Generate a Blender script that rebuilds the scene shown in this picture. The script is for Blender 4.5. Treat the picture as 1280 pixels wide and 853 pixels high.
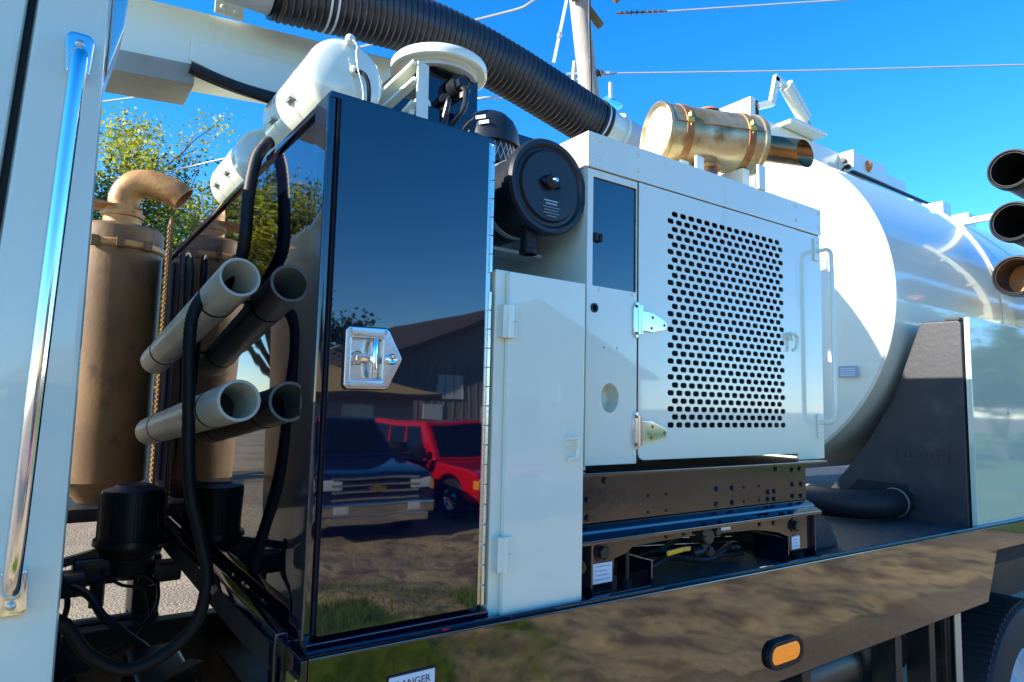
import bpy, bmesh, math, random
from mathutils import Vector, Matrix, Quaternion, noise
from mathutils.geometry import tessellate_polygon
random.seed(7)
for o in list(bpy.data.objects): bpy.data.objects.remove(o)
S = bpy.context.scene; COL = S.collection
rad = math.radians
ZO = 0.47                      # height of the survey origin above the ground
# ------------------------------------------------------------------ camera, sky, sun, exposure
cd = bpy.data.cameras.new('camera'); cam = bpy.data.objects.new('camera', cd); COL.objects.link(cam)
cd.lens = 23.406; cd.sensor_width = 36; cd.clip_start = 0.02; cd.clip_end = 3000
cam.matrix_world = Matrix(((0.81311911, -0.07388838, -0.57738879, 0), (-0.58166224, -0.06479152, -0.81084591, 0),
                           (0.02250219, 0.99515957, -0.09566131, 1.63 + ZO), (0, 0, 0, 1)))
S.camera = cam
SUN_FROM = Vector((-1.0, 0.22, 0.52)).normalized()
w = bpy.data.worlds.new('World'); S.world = w; w.use_nodes = True
nt = w.node_tree; nt.nodes.clear()
wo = nt.nodes.new('ShaderNodeOutputWorld'); bg = nt.nodes.new('ShaderNodeBackground'); sk = nt.nodes.new('ShaderNodeTexSky')
sk.sky_type = 'NISHITA'; sk.sun_disc = False
sk.sun_elevation = math.asin(SUN_FROM.z); sk.sun_rotation = math.atan2(SUN_FROM.x, SUN_FROM.y)
sk.altitude = 1000; sk.air_density = 1.0; sk.dust_density = 0.0; sk.ozone_density = 5.0
hs = nt.nodes.new('ShaderNodeHueSaturation'); hs.inputs['Saturation'].default_value = 1.27; hs.inputs['Hue'].default_value = 0.502
nt.links.new(sk.outputs[0], hs.inputs['Color']); nt.links.new(hs.outputs[0], bg.inputs[0]); nt.links.new(bg.outputs[0], wo.inputs[0])
bg.inputs[1].default_value = 0.15
sd = bpy.data.lights.new('sun', 'SUN'); sun = bpy.data.objects.new('sun', sd); COL.objects.link(sun)
sd.energy = 4.6; sd.angle = rad(0.53); sd.color = (1.0, 0.93, 0.82)
sun.rotation_euler = SUN_FROM.to_track_quat('Z', 'Y').to_euler(); sun.location = SUN_FROM * 30
vs = S.view_settings; vs.view_transform = 'Standard'; vs.look = 'None'; vs.exposure = 1.4; vs.gamma = 1.0; vs.use_curve_mapping = False

# ------------------------------------------------------------------ materials
MATS = {}
def mat(name, col, rough=0.5, metal=0.0, ior=1.5, spec=0.5, col2=None, scale=8.0, bump=0.0, bscale=40.0, coat=0.0, wave=0.0, wscale=3.0,
        col3=None, scale3=2.0, t3=(0.45, 0.62), rvar=0.0, ramp=(0.35, 0.68), emit=None, trans=0.0, stretch=None):
    m = bpy.data.materials.new(name); m.use_nodes = True; n = m.node_tree; L = n.links
    b = n.nodes['Principled BSDF']
    b.inputs['Base Color'].default_value = (*col, 1); b.inputs['Roughness'].default_value = rough; b.inputs['Metallic'].default_value = metal
    b.inputs['IOR'].default_value = ior; b.inputs['Specular IOR Level'].default_value = spec
    b.inputs['Coat Weight'].default_value = coat; b.inputs['Coat Roughness'].default_value = 0.03
    b.inputs['Transmission Weight'].default_value = trans
    tc = n.nodes.new('ShaderNodeNewGeometry'); src = tc.outputs['Position']
    if stretch:
        mp = n.nodes.new('ShaderNodeMapping'); mp.inputs['Scale'].default_value = stretch; L.new(src, mp.inputs['Vector']); src = mp.outputs[0]
    def nz(sc, det=5):
        t = n.nodes.new('ShaderNodeTexNoise'); t.inputs['Scale'].default_value = sc; t.inputs['Detail'].default_value = det; L.new(src, t.inputs['Vector']); return t
    last = None
    if col2:
        t = nz(scale); r = n.nodes.new('ShaderNodeValToRGB'); r.color_ramp.elements[0].position = ramp[0]; r.color_ramp.elements[1].position = ramp[1]
        r.color_ramp.elements[0].color = (*col, 1); r.color_ramp.elements[1].color = (*col2, 1); L.new(t.outputs[0], r.inputs[0]); last = r.outputs[0]
    if col3:
        t = nz(scale3, 8); r = n.nodes.new('ShaderNodeMapRange'); r.inputs[1].default_value = t3[0]; r.inputs[2].default_value = t3[1]; L.new(t.outputs[0], r.inputs[0])
        mx = n.nodes.new('ShaderNodeMix'); mx.data_type = 'RGBA'; L.new(r.outputs[0], mx.inputs[0])
        if last: L.new(last, mx.inputs[6])
        else: mx.inputs[6].default_value = (*col, 1)
        mx.inputs[7].default_value = (*col3, 1); last = mx.outputs[2]
    if last: L.new(last, b.inputs['Base Color'])
    if rvar:
        t = nz(6.0, 6); r = n.nodes.new('ShaderNodeMapRange'); r.inputs[3].default_value = max(0.01, rough - rvar); r.inputs[4].default_value = rough + rvar
        L.new(t.outputs[0], r.inputs[0]); L.new(r.outputs[0], b.inputs['Roughness'])
    nrm = None
    for amt, sc, det in ((wave, wscale, 1), (bump, bscale, 4)):
        if amt:
            t = nz(sc, det); bp = n.nodes.new('ShaderNodeBump'); bp.inputs['Strength'].default_value = 1.0; bp.inputs['Distance'].default_value = amt
            L.new(t.outputs[0], bp.inputs['Height'])
            if nrm: L.new(nrm, bp.inputs['Normal'])
            nrm = bp.outputs[0]
    if nrm: L.new(nrm, b.inputs['Normal'])
    if emit: b.inputs['Emission Color'].default_value = (*emit[0], 1); b.inputs['Emission Strength'].default_value = emit[1]
    MATS[name] = m; return m
mat('black_gloss', (0.002, 0.003, 0.014), 0.02, ior=1.98, wave=0.0005, wscale=5.0)
mat('black_gloss_wavy', (0.004, 0.004, 0.005), 0.03, ior=2.15, wave=0.002, wscale=2.0, bump=0.00003, bscale=140)
mat('black_mirror', (0.002, 0.003, 0.010), 0.02, ior=1.78, wave=0.0012, wscale=4.0)
mat('beam_black', (0.006, 0.006, 0.008), 0.1, ior=1.7, bump=0.00025, bscale=50, rvar=0.05, col3=(0.03, 0.024, 0.016), scale3=6, t3=(0.6, 0.75))
mat('black_frame', (0.006, 0.006, 0.008), 0.12, ior=1.9, bump=0.0002, bscale=60, rvar=0.06, col3=(0.03, 0.024, 0.018), scale3=7, t3=(0.6, 0.75))
mat('white_paint', (0.80, 0.83, 0.66), 0.22, coat=1.0, wave=0.002, wscale=4.0, col2=(0.78, 0.78, 0.63), scale=3, col3=(0.60, 0.57, 0.44), scale3=7, t3=(0.62, 0.85), rvar=0.08, stretch=(1, 1, 0.3))
mat('tank_paint', (0.82, 0.82, 0.68), 0.25, coat=0.6, wave=0.0009, wscale=2.0)
mat('panel_paint', (0.52, 0.60, 0.48), 0.05, ior=2.1, wave=0.0012, wscale=2.0)
mat('cab_paint', (0.68, 0.76, 0.63), 0.14, coat=0.8, wave=0.0016, wscale=2.5)
mat('grey_white', (0.52, 0.53, 0.52), 0.45, bump=0.0006, bscale=50)
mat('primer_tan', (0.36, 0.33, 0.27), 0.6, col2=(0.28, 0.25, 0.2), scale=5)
mat('chrome', (0.82, 0.83, 0.85), 0.07, metal=1.0, rvar=0.03)
mat('stainless', (0.72, 0.70, 0.66), 0.22, metal=1.0, rvar=0.08, bump=0.0002, bscale=120)
mat('zinc', (0.6, 0.58, 0.52), 0.4, metal=0.8, rvar=0.15)
mat('yellow_zinc', (0.5, 0.36, 0.08), 0.35, metal=0.6, rvar=0.1)
mat('rubber', (0.012, 0.012, 0.014), 0.55, spec=0.4, bump=0.0006, bscale=90, rvar=0.1)
mat('hose_rubber', (0.02, 0.015, 0.017), 0.36, spec=0.6, col2=(0.04, 0.029, 0.03), scale=10, bump=0.0008, bscale=60, rvar=0.12)
mat('plastic_black', (0.012, 0.013, 0.016), 0.42, bump=0.0003, bscale=70, rvar=0.08)
mat('poly_black', (0.02, 0.021, 0.027), 0.5, bump=0.0008, bscale=45, rvar=0.12, col3=(0.05, 0.047, 0.042), scale3=9, t3=(0.55, 0.8))
mat('deck_mat', (0.025, 0.026, 0.03), 0.7, bump=0.003, bscale=130, col3=(0.06, 0.055, 0.05), scale3=12, t3=(0.5, 0.75))
mat('rust', (0.215, 0.118, 0.045), 0.58, metal=0.15, col2=(0.115, 0.062, 0.026), scale=4.5, ramp=(0.35, 0.7), bump=0.0009, bscale=70, col3=(0.065, 0.036, 0.02), scale3=16, t3=(0.56, 0.78), rvar=0.15, stretch=(1, 1, 0.6))
mat('rust_pipe', (0.52, 0.27, 0.085), 0.5, metal=0.2, col2=(0.33, 0.15, 0.05), scale=10, ramp=(0.42, 0.62), bump=0.0012, bscale=60, col3=(0.16, 0.075, 0.03), scale3=14, t3=(0.56, 0.72), rvar=0.1)
mat('muffler', (0.60, 0.50, 0.31), 0.33, metal=0.7, col2=(0.40, 0.27, 0.11), scale=7, ramp=(0.40, 0.62), bump=0.0008, bscale=30, col3=(0.17, 0.085, 0.035), scale3=10, t3=(0.53, 0.7), rvar=0.12)
mat('muffler_cap', (0.62, 0.56, 0.45), 0.4, metal=0.35, col3=(0.5, 0.38, 0.2), scale3=6, t3=(0.6, 0.8))
mat('burnt_strap', (0.28, 0.10, 0.04), 0.45, metal=0.5, col2=(0.42, 0.26, 0.1), scale=18)
mat('tailpipe', (0.42, 0.24, 0.09), 0.28, metal=0.85, col2=(0.2, 0.1, 0.06), scale=7, rvar=0.1)
mat('soot_and_bore_shade', (0.014, 0.011, 0.01), 0.8)
mat('pvc', (0.86, 0.83, 0.68), 0.35, col3=(0.62, 0.6, 0.48), scale3=8, t3=(0.5, 0.75), bump=0.0003, bscale=40)
mat('amber', (1.0, 0.33, 0.01), 0.3, emit=((1.0, 0.25, 0.01), 0.14), coat=0.6, bump=0.0006, bscale=220)
mat('amber_dull', (0.62, 0.2, 0.03), 0.3, coat=0.3)
mat('label_white', (0.7, 0.73, 0.76), 0.4)
mat('label_black', (0.02, 0.02, 0.03), 0.5)
mat('label_grey', (0.35, 0.42, 0.5), 0.5)
mat('yellow_grip', (0.8, 0.42, 0.005), 0.4)
mat('blue_strap', (0.05, 0.4, 0.75), 0.4)
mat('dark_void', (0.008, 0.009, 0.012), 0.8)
mat('frame_paint', (0.012, 0.012, 0.014), 0.35, bump=0.0006, bscale=40, rvar=0.15, col3=(0.06, 0.045, 0.03), scale3=5, t3=(0.55, 0.75))
mat('tyre', (0.018, 0.018, 0.02), 0.65, bump=0.0006, bscale=80)
mat('wheel_white', (0.6, 0.63, 0.66), 0.3)
mat('wood_pole', (0.42, 0.38, 0.32), 0.85, col2=(0.30, 0.26, 0.21), scale=6, bump=0.004, bscale=25, stretch=(6, 6, 0.4))
mat('timber', (0.26, 0.17, 0.06), 0.85, col2=(0.17, 0.1, 0.04), scale=6, bump=0.003, bscale=20)
mat('porcelain', (0.10, 0.07, 0.06), 0.2)
mat('wire', (0.45, 0.45, 0.46), 0.5, metal=0.5)
mat('bark', (0.13, 0.10, 0.075), 0.9, bump=0.01, bscale=14)
mat('twig', (0.24, 0.19, 0.15), 0.9)
def leafmat(name, c, c2):
    m = mat(name, c, 0.55, col2=c2, scale=1.3)
    n = m.node_tree; b = n.nodes['Principled BSDF']; out = n.nodes['Material Output']
    t = n.nodes.new('ShaderNodeBsdfTranslucent'); t.inputs[0].default_value = (c[0] * 1.7, c[1] * 1.6, c[2] * 0.8, 1)
    mx = n.nodes.new('ShaderNodeMixShader'); mx.inputs[0].default_value = 0.42
    n.links.new(b.outputs[0], mx.inputs[1]); n.links.new(t.outputs[0], mx.inputs[2]); n.links.new(mx.outputs[0], out.inputs[0])
leafmat('leaf_yellow', (0.26, 0.28, 0.02), (0.38, 0.33, 0.03))
leafmat('leaf_green', (0.055, 0.11, 0.02), (0.10, 0.15, 0.025))
leafmat('leaf_dark', (0.03, 0.07, 0.02), (0.05, 0.095, 0.025))
leafmat('grass_blade', (0.14, 0.23, 0.018), (0.25, 0.27, 0.035))
mat('gravel', (0.33, 0.25, 0.15), 0.95, col2=(0.22, 0.16, 0.09), scale=14, bump=0.03, bscale=30, col3=(0.20, 0.145, 0.09), scale3=0.55, t3=(0.42, 0.6))
mat('dirt', (0.36, 0.255, 0.125), 0.95, col2=(0.50, 0.37, 0.19), scale=7, bump=0.02, bscale=22, col3=(0.17, 0.115, 0.065), scale3=1.6, t3=(0.5, 0.62))
mat('lawn', (0.06, 0.13, 0.018), 0.9, col2=(0.10, 0.17, 0.025), scale=3, bump=0.03, bscale=30, col3=(0.15, 0.15, 0.05), scale3=0.5, t3=(0.5, 0.68))
mat('asphalt', (0.055, 0.055, 0.058), 0.85, col2=(0.08, 0.08, 0.08), scale=10, bump=0.004, bscale=60)
mat('navy_paint', (0.012, 0.02, 0.06), 0.12, coat=0.8)
mat('red_paint', (0.7, 0.008, 0.01), 0.16, coat=0.9)
mat('car_glass', (0.01, 0.012, 0.015), 0.04, ior=1.6)
mat('lamp_lens', (0.75, 0.76, 0.76), 0.1, coat=0.5)
mat('roof_tan', (0.6, 0.4, 0.15), 0.85, col2=(0.5, 0.33, 0.13), scale=9)
mat('siding_grey', (0.34, 0.30, 0.24), 0.75, col2=(0.26, 0.235, 0.21), scale=4)
mat('wall_tan', (0.34, 0.32, 0.30), 0.8)
mat('roof_dark', (0.06, 0.048, 0.038), 0.8)
mat('house_glass', (0.25, 0.3, 0.24), 0.1)
mat('trim_white', (0.7, 0.7, 0.68), 0.5)
mat('bowtie_gold', (0.6, 0.42, 0.12), 0.25, metal=0.8)

# ------------------------------------------------------------------ mesh helpers
def NB(): return bmesh.new()
def merge(*bms):
    out = bms[0]
    for b in bms[1:]:
        me = bpy.data.meshes.new('t'); b.to_mesh(me); out.from_mesh(me); bpy.data.meshes.remove(me); b.free()
    return out
def box(x0, x1, y0, y1, z0, z1, bev=0.0, seg=2):
    bm = NB()
    v = [bm.verts.new((x, y, z)) for x in (x0, x1) for y in (y0, y1) for z in (z0, z1)]
    for f in ((0, 1, 3, 2), (4, 6, 7, 5), (0, 4, 5, 1), (2, 3, 7, 6), (0, 2, 6, 4), (1, 5, 7, 3)): bm.faces.new([v[i] for i in f])
    bmesh.ops.recalc_face_normals(bm, faces=bm.faces)
    if bev: bmesh.ops.bevel(bm, geom=bm.edges[:], offset=bev, segments=seg, profile=0.5, affect='EDGES', clamp_overlap=True)
    return bm
def obox(c, size, mtx, bev=0.0):
    bm = box(-size[0] / 2, size[0] / 2, -size[1] / 2, size[1] / 2, -size[2] / 2, size[2] / 2, bev)
    bmesh.ops.transform(bm, matrix=Matrix.Translation(Vector(c)) @ mtx.to_4x4(), verts=bm.verts); return bm
def bar(a, b, wdt, hgt, up=(0, 0, 1), bev=0.0):
    a = Vector(a); b = Vector(b); d = (b - a); L = d.length; x = d.normalized(); up = Vector(up)
    y = up.cross(x).normalized(); z = x.cross(y)
    return obox((a + b) / 2, (L, wdt, hgt), Matrix((x, y, z)).transposed(), bev)
def ax3(axis, u, v, t):
    return {'x': (t, u, v), 'y': (u, t, v), 'z': (u, v, t)}[axis]
def rrect(u0, u1, v0, v1, r, n=4):
    P = []
    for cx, cy, a0 in ((u1 - r, v1 - r, 0), (u0 + r, v1 - r, 90), (u0 + r, v0 + r, 180), (u1 - r, v0 + r, 270)):
        for i in range(n + 1):
            a = rad(a0 + 90 * i / n); P.append((cx + r * math.cos(a), cy + r * math.sin(a)))
    return P
def circ(cx, cy, r, n=20, ry=None): return [(cx + r * math.cos(2 * math.pi * i / n), cy + (ry or r) * math.sin(2 * math.pi * i / n)) for i in range(n)]
def plate(outer, holes, axis, a, b, bev=0.0):
    bm = NB(); loops = [outer] + list(holes)
    flat = [p for l in loops for p in l]
    va = [bm.verts.new(ax3(axis, p[0], p[1], a)) for p in flat]; vb = [bm.verts.new(ax3(axis, p[0], p[1], b)) for p in flat]
    if not holes:
        bm.faces.new(va); bm.faces.new(vb[::-1])
    else:
        for t in tessellate_polygon([[Vector((p[0], p[1], 0)) for p in l] for l in loops]):
            try: bm.faces.new([va[i] for i in t]); bm.faces.new([vb[i] for i in t[::-1]])
            except ValueError: pass
    k = 0
    for l in loops:
        n = len(l)
        for i in range(n):
            j = (i + 1) % n; bm.faces.new((va[k + i], va[k + j], vb[k + j], vb[k + i]))
        k += n
    bmesh.ops.recalc_face_normals(bm, faces=bm.faces)
    if bev:
        es = [e for e in bm.edges if len(e.link_faces) == 2 and e.calc_face_angle(0) > 0.6]
        bmesh.ops.bevel(bm, geom=es, offset=bev, segments=2, profile=0.5, affect='EDGES', clamp_overlap=True)
    return bm
def frames(path):
    P = [Vector(p) for p in path]; T = []
    for i in range(len(P)):
        T.append((P[min(i + 1, len(P) - 1)] - P[max(i - 1, 0)]).normalized())
    n0 = T[0].orthogonal().normalized(); N = [n0]
    for i in range(1, len(P)):
        q = T[i - 1].rotation_difference(T[i]); N.append((q @ N[-1]).normalized())
    return P, T, N
def tube(path, r, n=12, cap=True, inner=None):
    P, T, N = frames(path); bm = NB(); R = r if callable(r) else (lambda i: r)
    def skin(RR, flip):
        rings = []
        for i, p in enumerate(P):
            bn = T[i].cross(N[i]); rings.append([bm.verts.new(p + (N[i] * math.cos(2 * math.pi * k / n) + bn * math.sin(2 * math.pi * k / n)) * RR(i)) for k in range(n)])
        for i in range(len(P) - 1):
            for k in range(n):
                f = (rings[i][k], rings[i][(k + 1) % n], rings[i + 1][(k + 1) % n], rings[i + 1][k]); bm.faces.new(f[::-1] if flip else f)
        return rings
    o = skin(R, False)
    if inner:
        q = skin(lambda i: inner, True)
        for e in (0, -1):
            for k in range(n): bm.faces.new((o[e][k], o[e][(k + 1) % n], q[e][(k + 1) % n], q[e][k]))
    elif cap:
        bm.faces.new(o[0][::-1]); bm.faces.new(o[-1])
    bmesh.ops.recalc_face_normals(bm, faces=bm.faces)
    return bm
def smooth(pts, k=6):
    P = [Vector(p) for p in pts]; out = []
    for i in range(len(P) - 1):
        p0 = P[max(i - 1, 0)]; p1 = P[i]; p2 = P[i + 1]; p3 = P[min(i + 2, len(P) - 1)]
        for j in range(k):
            t = j / k; out.append(0.5 * ((2 * p1) + (p2 - p0) * t + (2 * p0 - 5 * p1 + 4 * p2 - p3) * t * t + (3 * p1 - p0 - 3 * p2 + p3) * t ** 3))
    out.append(P[-1]); return out
def lathe(prof, org, axis, n=32):
    """prof: list of (radius, distance along axis)."""
    org = Vector(org); ax = Vector(axis).normalized(); u = ax.orthogonal().normalized(); v = ax.cross(u); bm = NB(); rings = []
    for r, t in prof:
        if r < 1e-6: rings.append([bm.verts.new(org + ax * t)])
        else: rings.append([bm.verts.new(org + ax * t + (u * math.cos(2 * math.pi * k / n) + v * math.sin(2 * math.pi * k / n)) * r) for k in range(n)])
    for a, b in zip(rings, rings[1:]):
        for k in range(n):
            j = (k + 1) % n
            f = [a[k % len(a)], a[j % len(a)], b[j % len(b)], b[k % len(b)]]; g = []
            for q in f:
                if q not in g: g.append(q)
            if len(g) > 2:
                try: bm.faces.new(g)
                except ValueError: pass
    bmesh.ops.recalc_face_normals(bm, faces=bm.faces)
    return bm
def cyl(a, b, r, n=20, bev=0.0):
    a = Vector(a); b = Vector(b); L = (b - a).length; e = bev
    return lathe([(0, 0), (r - e, 0), (r, e), (r, L - e), (r - e, L), (0, L)] if e else [(0, 0), (r, 0), (r, L), (0, L)], a, b - a, n)
ORG = {}
def finish(me, smooth_angle=32):
    for p in me.polygons: p.use_smooth = True
    try: me.set_sharp_from_angle(angle=rad(smooth_angle))
    except Exception: pass
def link(name, me, matname, parent=None, org=None):
    o = bpy.data.objects.new(name, me); COL.objects.link(o)
    if matname and not me.materials: me.materials.append(MATS[matname])
    org = Vector(org); ORG[o] = org
    if parent: o.parent = parent; o.location = org - ORG[parent]
    else: o.location = org + Vector((0, 0, ZO))
    return o
def part(name, bm, matname, parent=None, label=None, kind=None, base=False, ang=32, wn=True):
    xs = [v.co for v in bm.verts]; lo = Vector([min(c[i] for c in xs) for i in range(3)]); hi = Vector([max(c[i] for c in xs) for i in range(3)])
    org = (lo + hi) / 2
    if base: org.z = lo.z
    bmesh.ops.translate(bm, verts=bm.verts, vec=-org)
    me = bpy.data.meshes.new(name); bm.to_mesh(me); bm.free(); finish(me, ang)
    o = link(name, me, matname, parent, org)
    if wn and len(me.polygons) < 4000: o.modifiers.new('weighted_normal', 'WEIGHTED_NORMAL').keep_sharp = True
    if label: o['label'] = label
    if kind: o['kind'] = kind
    return o
def thing(name, label, cat, loc, group=None):
    o = bpy.data.objects.new(name, None); COL.objects.link(o); o.empty_display_size = 0.2
    ORG[o] = Vector(loc); o.location = Vector(loc) + Vector((0, 0, ZO)); tag(o, label, cat, group); return o
def tag(o, label, cat, group=None, kind=None):
    o['label'] = label; o['category'] = cat
    if group: o['group'] = group
    if kind: o['kind'] = kind
    return o
SH = {}
def shared(key, builder):
    if key not in SH:
        bm = builder(); me = bpy.data.meshes.new(key); bm.to_mesh(me); bm.free(); finish(me); SH[key] = me
    return SH[key]
def inst(name, key, builder, matname, parent, loc, direc=(0, -1, 0)):
    o = link(name, shared(key + matname, builder), matname, parent, loc)
    o.rotation_mode = 'QUATERNION'; o.rotation_quaternion = Vector((0, 0, 1)).rotation_difference(Vector(direc)); return o
def hexbolt(): return merge(lathe([(0, 0), (1.5, 0), (1.5, 0.18), (0, 0.18)], (0, 0, 0), (0, 0, 1), 16), lathe([(0, 0.18), (1.05, 0.18), (1.05, 0.85), (0.85, 0.98), (0, 0.98)], (0, 0, 0), (0, 0, 1), 6))
def domebolt(): return lathe([(1.25, 0), (1.25, 0.12), (1.0, 0.5), (0.6, 0.78), (0, 0.88)], (0, 0, 0), (0, 0, 1), 12)
def scaled(f, s):
    def g():
        bm = f(); bmesh.ops.scale(bm, vec=(s, s, s), verts=bm.verts); return bm
    return g
def bolt(parent, loc, direc=(0, -1, 0), s=0.008, matname='zinc', kind='hex', name='bolt'):
    return inst(name, kind + str(s), scaled(hexbolt if kind == 'hex' else domebolt, s), matname, parent, loc, direc)
def text(name, body, size, loc, rot, matname, parent, extr=0.0004):
    cu = bpy.data.curves.new(name, 'FONT'); cu.body = body; cu.size = size; cu.align_x = 'CENTER'; cu.align_y = 'CENTER'; cu.extrude = extr
    t = bpy.data.objects.new('t', cu); COL.objects.link(t); bpy.context.view_layer.update()
    me = bpy.data.meshes.new_from_object(t.evaluated_get(bpy.context.evaluated_depsgraph_get())); bpy.data.objects.remove(t); me.materials.clear()
    o = link(name, me, matname, parent, loc); o.rotation_euler = rot; return o

G = -ZO    # ground level in survey heights
def sstep(a, b, x):
    t = min(1, max(0, (x - a) / (b - a))); return t * t * (3 - 2 * t)
def gz(x, y):
    z = G - 0.10 * sstep(1.0, 6.0, -y)
    bank = sstep(0.2, 1.5, -y) * (1 - sstep(6.5, 8.5, -y)) * sstep(-6, -3, x) * (1 - sstep(12, 16, x))
    return z + bank * (0.10 * noise.noise((x * 0.8, y * 0.9, 0)) + 0.07 * noise.noise((x * 2.3, y * 2.5, 3)) + 0.03 * noise.noise((x * 6, y * 6, 9)) + 0.02)
# ------------------------------------------------------------------ ground
def sheet(xs, ys, f, dz=0.0):
    bm = NB(); V = {}
    def gv(i, j):
        if (i, j) not in V: V[i, j] = bm.verts.new((xs[i], ys[j], gz(xs[i], ys[j]) + dz))
        return V[i, j]
    for i in range(len(xs) - 1):
        for j in range(len(ys) - 1):
            if f((xs[i] + xs[i + 1]) / 2, (ys[j] + ys[j + 1]) / 2): bm.faces.new((gv(i, j), gv(i + 1, j), gv(i + 1, j + 1), gv(i, j + 1)))
    return bm
def rng(a, b, s): return [a + (b - a) * i / max(1, round((b - a) / s)) for i in range(max(1, round((b - a) / s)))]
XS = [-900, -300, -100, -40, -15] + rng(-6, 16, 0.16) + [16, 18, 25, 40, 100, 300, 900]
YS = [-900, -300, -100, -50, -30, -20, -14, -11] + rng(-9, 1, 0.16) + [1, 2, 3, 4, 6, 10, 20, 40, 100, 300, 900]
part('ground', sheet(XS, YS, lambda x, y: True), 'gravel', kind='structure')
XD = rng(-3.4, 12.96, 0.16)
def in_dirt(x, y): return -7.6 + 0.6 * noise.noise((x * 0.7, 1, 0)) < y < -0.9 + 0.5 * noise.noise((x * 0.9, 5, 0)) and -3.3 < x < 12.4 + noise.noise((y, 2, 2))
part('dirt_bank', sheet(rng(-4, 13.4, 0.16), rng(-8.2, 0, 0.16), in_dirt, 0.006), 'dirt', kind='structure')
part('lawn', sheet([14.0 + 0.4 * i for i in range(10)] + [18, 20, 22, 25, 40, 100], [-60, -30, -20, -14, -11] + rng(-9, -0.5, 0.3), lambda x, y: (x > 15.0 + 0.8 * noise.noise((y * 0.6, 0, 4)) and y > -6.5) or x > 22, 0.012), 'lawn', kind='structure')
part('road', sheet([-120, -60, -20, -6, 0, 6, 12, 13], [-15.4, -13, -10.6, -9.4], lambda x, y: True, 0.005), 'asphalt', kind='structure')
# grass tufts on the bank: nobody could count the blades
bm = NB()
def blade(x, y, h):
    a = random.uniform(0, 6.28); wd = random.uniform(0.004, 0.009); z = gz(x, y); lx = random.gauss(0, 0.35) * h; ly = random.gauss(0, 0.35) * h
    v0 = bm.verts.new((x - wd * math.cos(a), y - wd * math.sin(a), z)); v1 = bm.verts.new((x + wd * math.cos(a), y + wd * math.sin(a), z)); v2 = bm.verts.new((x + lx, y + ly, z + h)); bm.faces.new((v0, v1, v2))
cnt = 0
while cnt < 42000:
    x = random.uniform(-2.5, 4.2); y = random.uniform(-5.2, -1.2)
    d = ((x - 1.3) / 2.4) ** 2 + ((y + 3.1) / 1.7) ** 2 + 0.9 * noise.noise((x * 1.1, y * 1.1, 7))
    if d < 0.85 or (d < 1.6 and random.random() < 0.06): blade(x, y, random.uniform(0.05, 0.16)); cnt += 1
part('grass_tufts', bm, 'grass_blade', kind='stuff')['label'] = 'short green grass growing on the brown dirt bank'
bpy.data.objects['grass_tufts']['category'] = 'grass'
# ------------------------------------------------------------------ the vacuum truck
T = thing('vacuum_truck', 'white and black vacuum excavation truck with glossy equipment and a round tank', 'truck', (2.5, 2.55, G))
# chassis
fr = part('chassis_frame', merge(box(-2.4, 8.4, 1.98, 2.06, 0.30, 0.77, 0.006), box(-2.4, 8.4, 2.94, 3.02, 0.30, 0.77, 0.006), box(0.05, 0.2, 2.06, 2.94, 0.4, 0.62, 0.01),
     box(0.62, 0.8, 2.06, 2.94, 0.4, 0.7, 0.01), box(2.6, 2.8, 2.06, 2.94, 0.4, 0.7), box(0.3, 0.46, 2.1, 2.6, 0.55, 0.80, 0.02)), 'frame_paint', T)
# cab: rear quarter panel and door with a seam between, grab handle
cab = part('cab', merge(plate([(-0.041, 2.36), (-0.075, 1.62), (-0.075, 0.55), (0.058, 0.55), (0.058, 2.42), (-0.041, 2.42)], [], 'y', 1.30, 1.42, 0.012),
     box(-1.7, 0.05, 1.335, 3.40, 0.6, 2.42, 0.04, 3)), 'cab_paint', T, label='pale blue white truck cab with a chrome grab handle')
part('cab_door', plate([(-1.1, 0.75), (-0.086, 0.75), (-0.086, 1.62), (-0.052, 2.36), (-0.052, 2.40), (-1.1, 2.40)], [], 'y', 1.298, 1.33, 0.01), 'cab_paint', cab)
part('door_seal', box(-0.11, -0.02, 1.324, 1.334, 0.62, 2.40), 'rubber', cab)
part('rear_trim', plate([(0.062, 2.20), (0.085, 2.30), (0.09, 2.42), (0.062, 2.42)], [], 'y', 1.36, 1.5, 0.004), 'stainless', cab)
hp = smooth([(0.0185, 1.298, 2.19), (0.019, 1.262, 2.185), (0.0175, 1.245, 2.15), (0.012, 1.240, 2.0), (0.004, 1.238, 1.75), (-0.004, 1.240, 1.45), (-0.0065, 1.245, 1.365), (-0.006, 1.265, 1.335), (-0.005, 1.298, 1.332)], 8)
gh = part('grab_handle', tube(hp, 0.0125, 20), 'chrome', cab, label='curved chrome grab handle on the cab')
for z0, xx in ((2.195, 0.0185), (1.325, -0.005)):
    s = 1 if z0 > 2 else -1
    part('handle_foot', plate([(xx - 0.017, z0 - s * 0.04), (xx + 0.017, z0 - s * 0.04), (xx + 0.021, z0 + s * 0.022), (xx + 0.014, z0 + s * 0.032), (xx - 0.014, z0 + s * 0.032), (xx - 0.021, z0 + s * 0.022)][::s], [], 'y', 1.272, 1.2985, 0.006), 'chrome', cab)
    bolt(cab, (xx, 1.272, z0 + s * 0.012), s=0.0055, matname='zinc', kind='dome')
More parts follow.
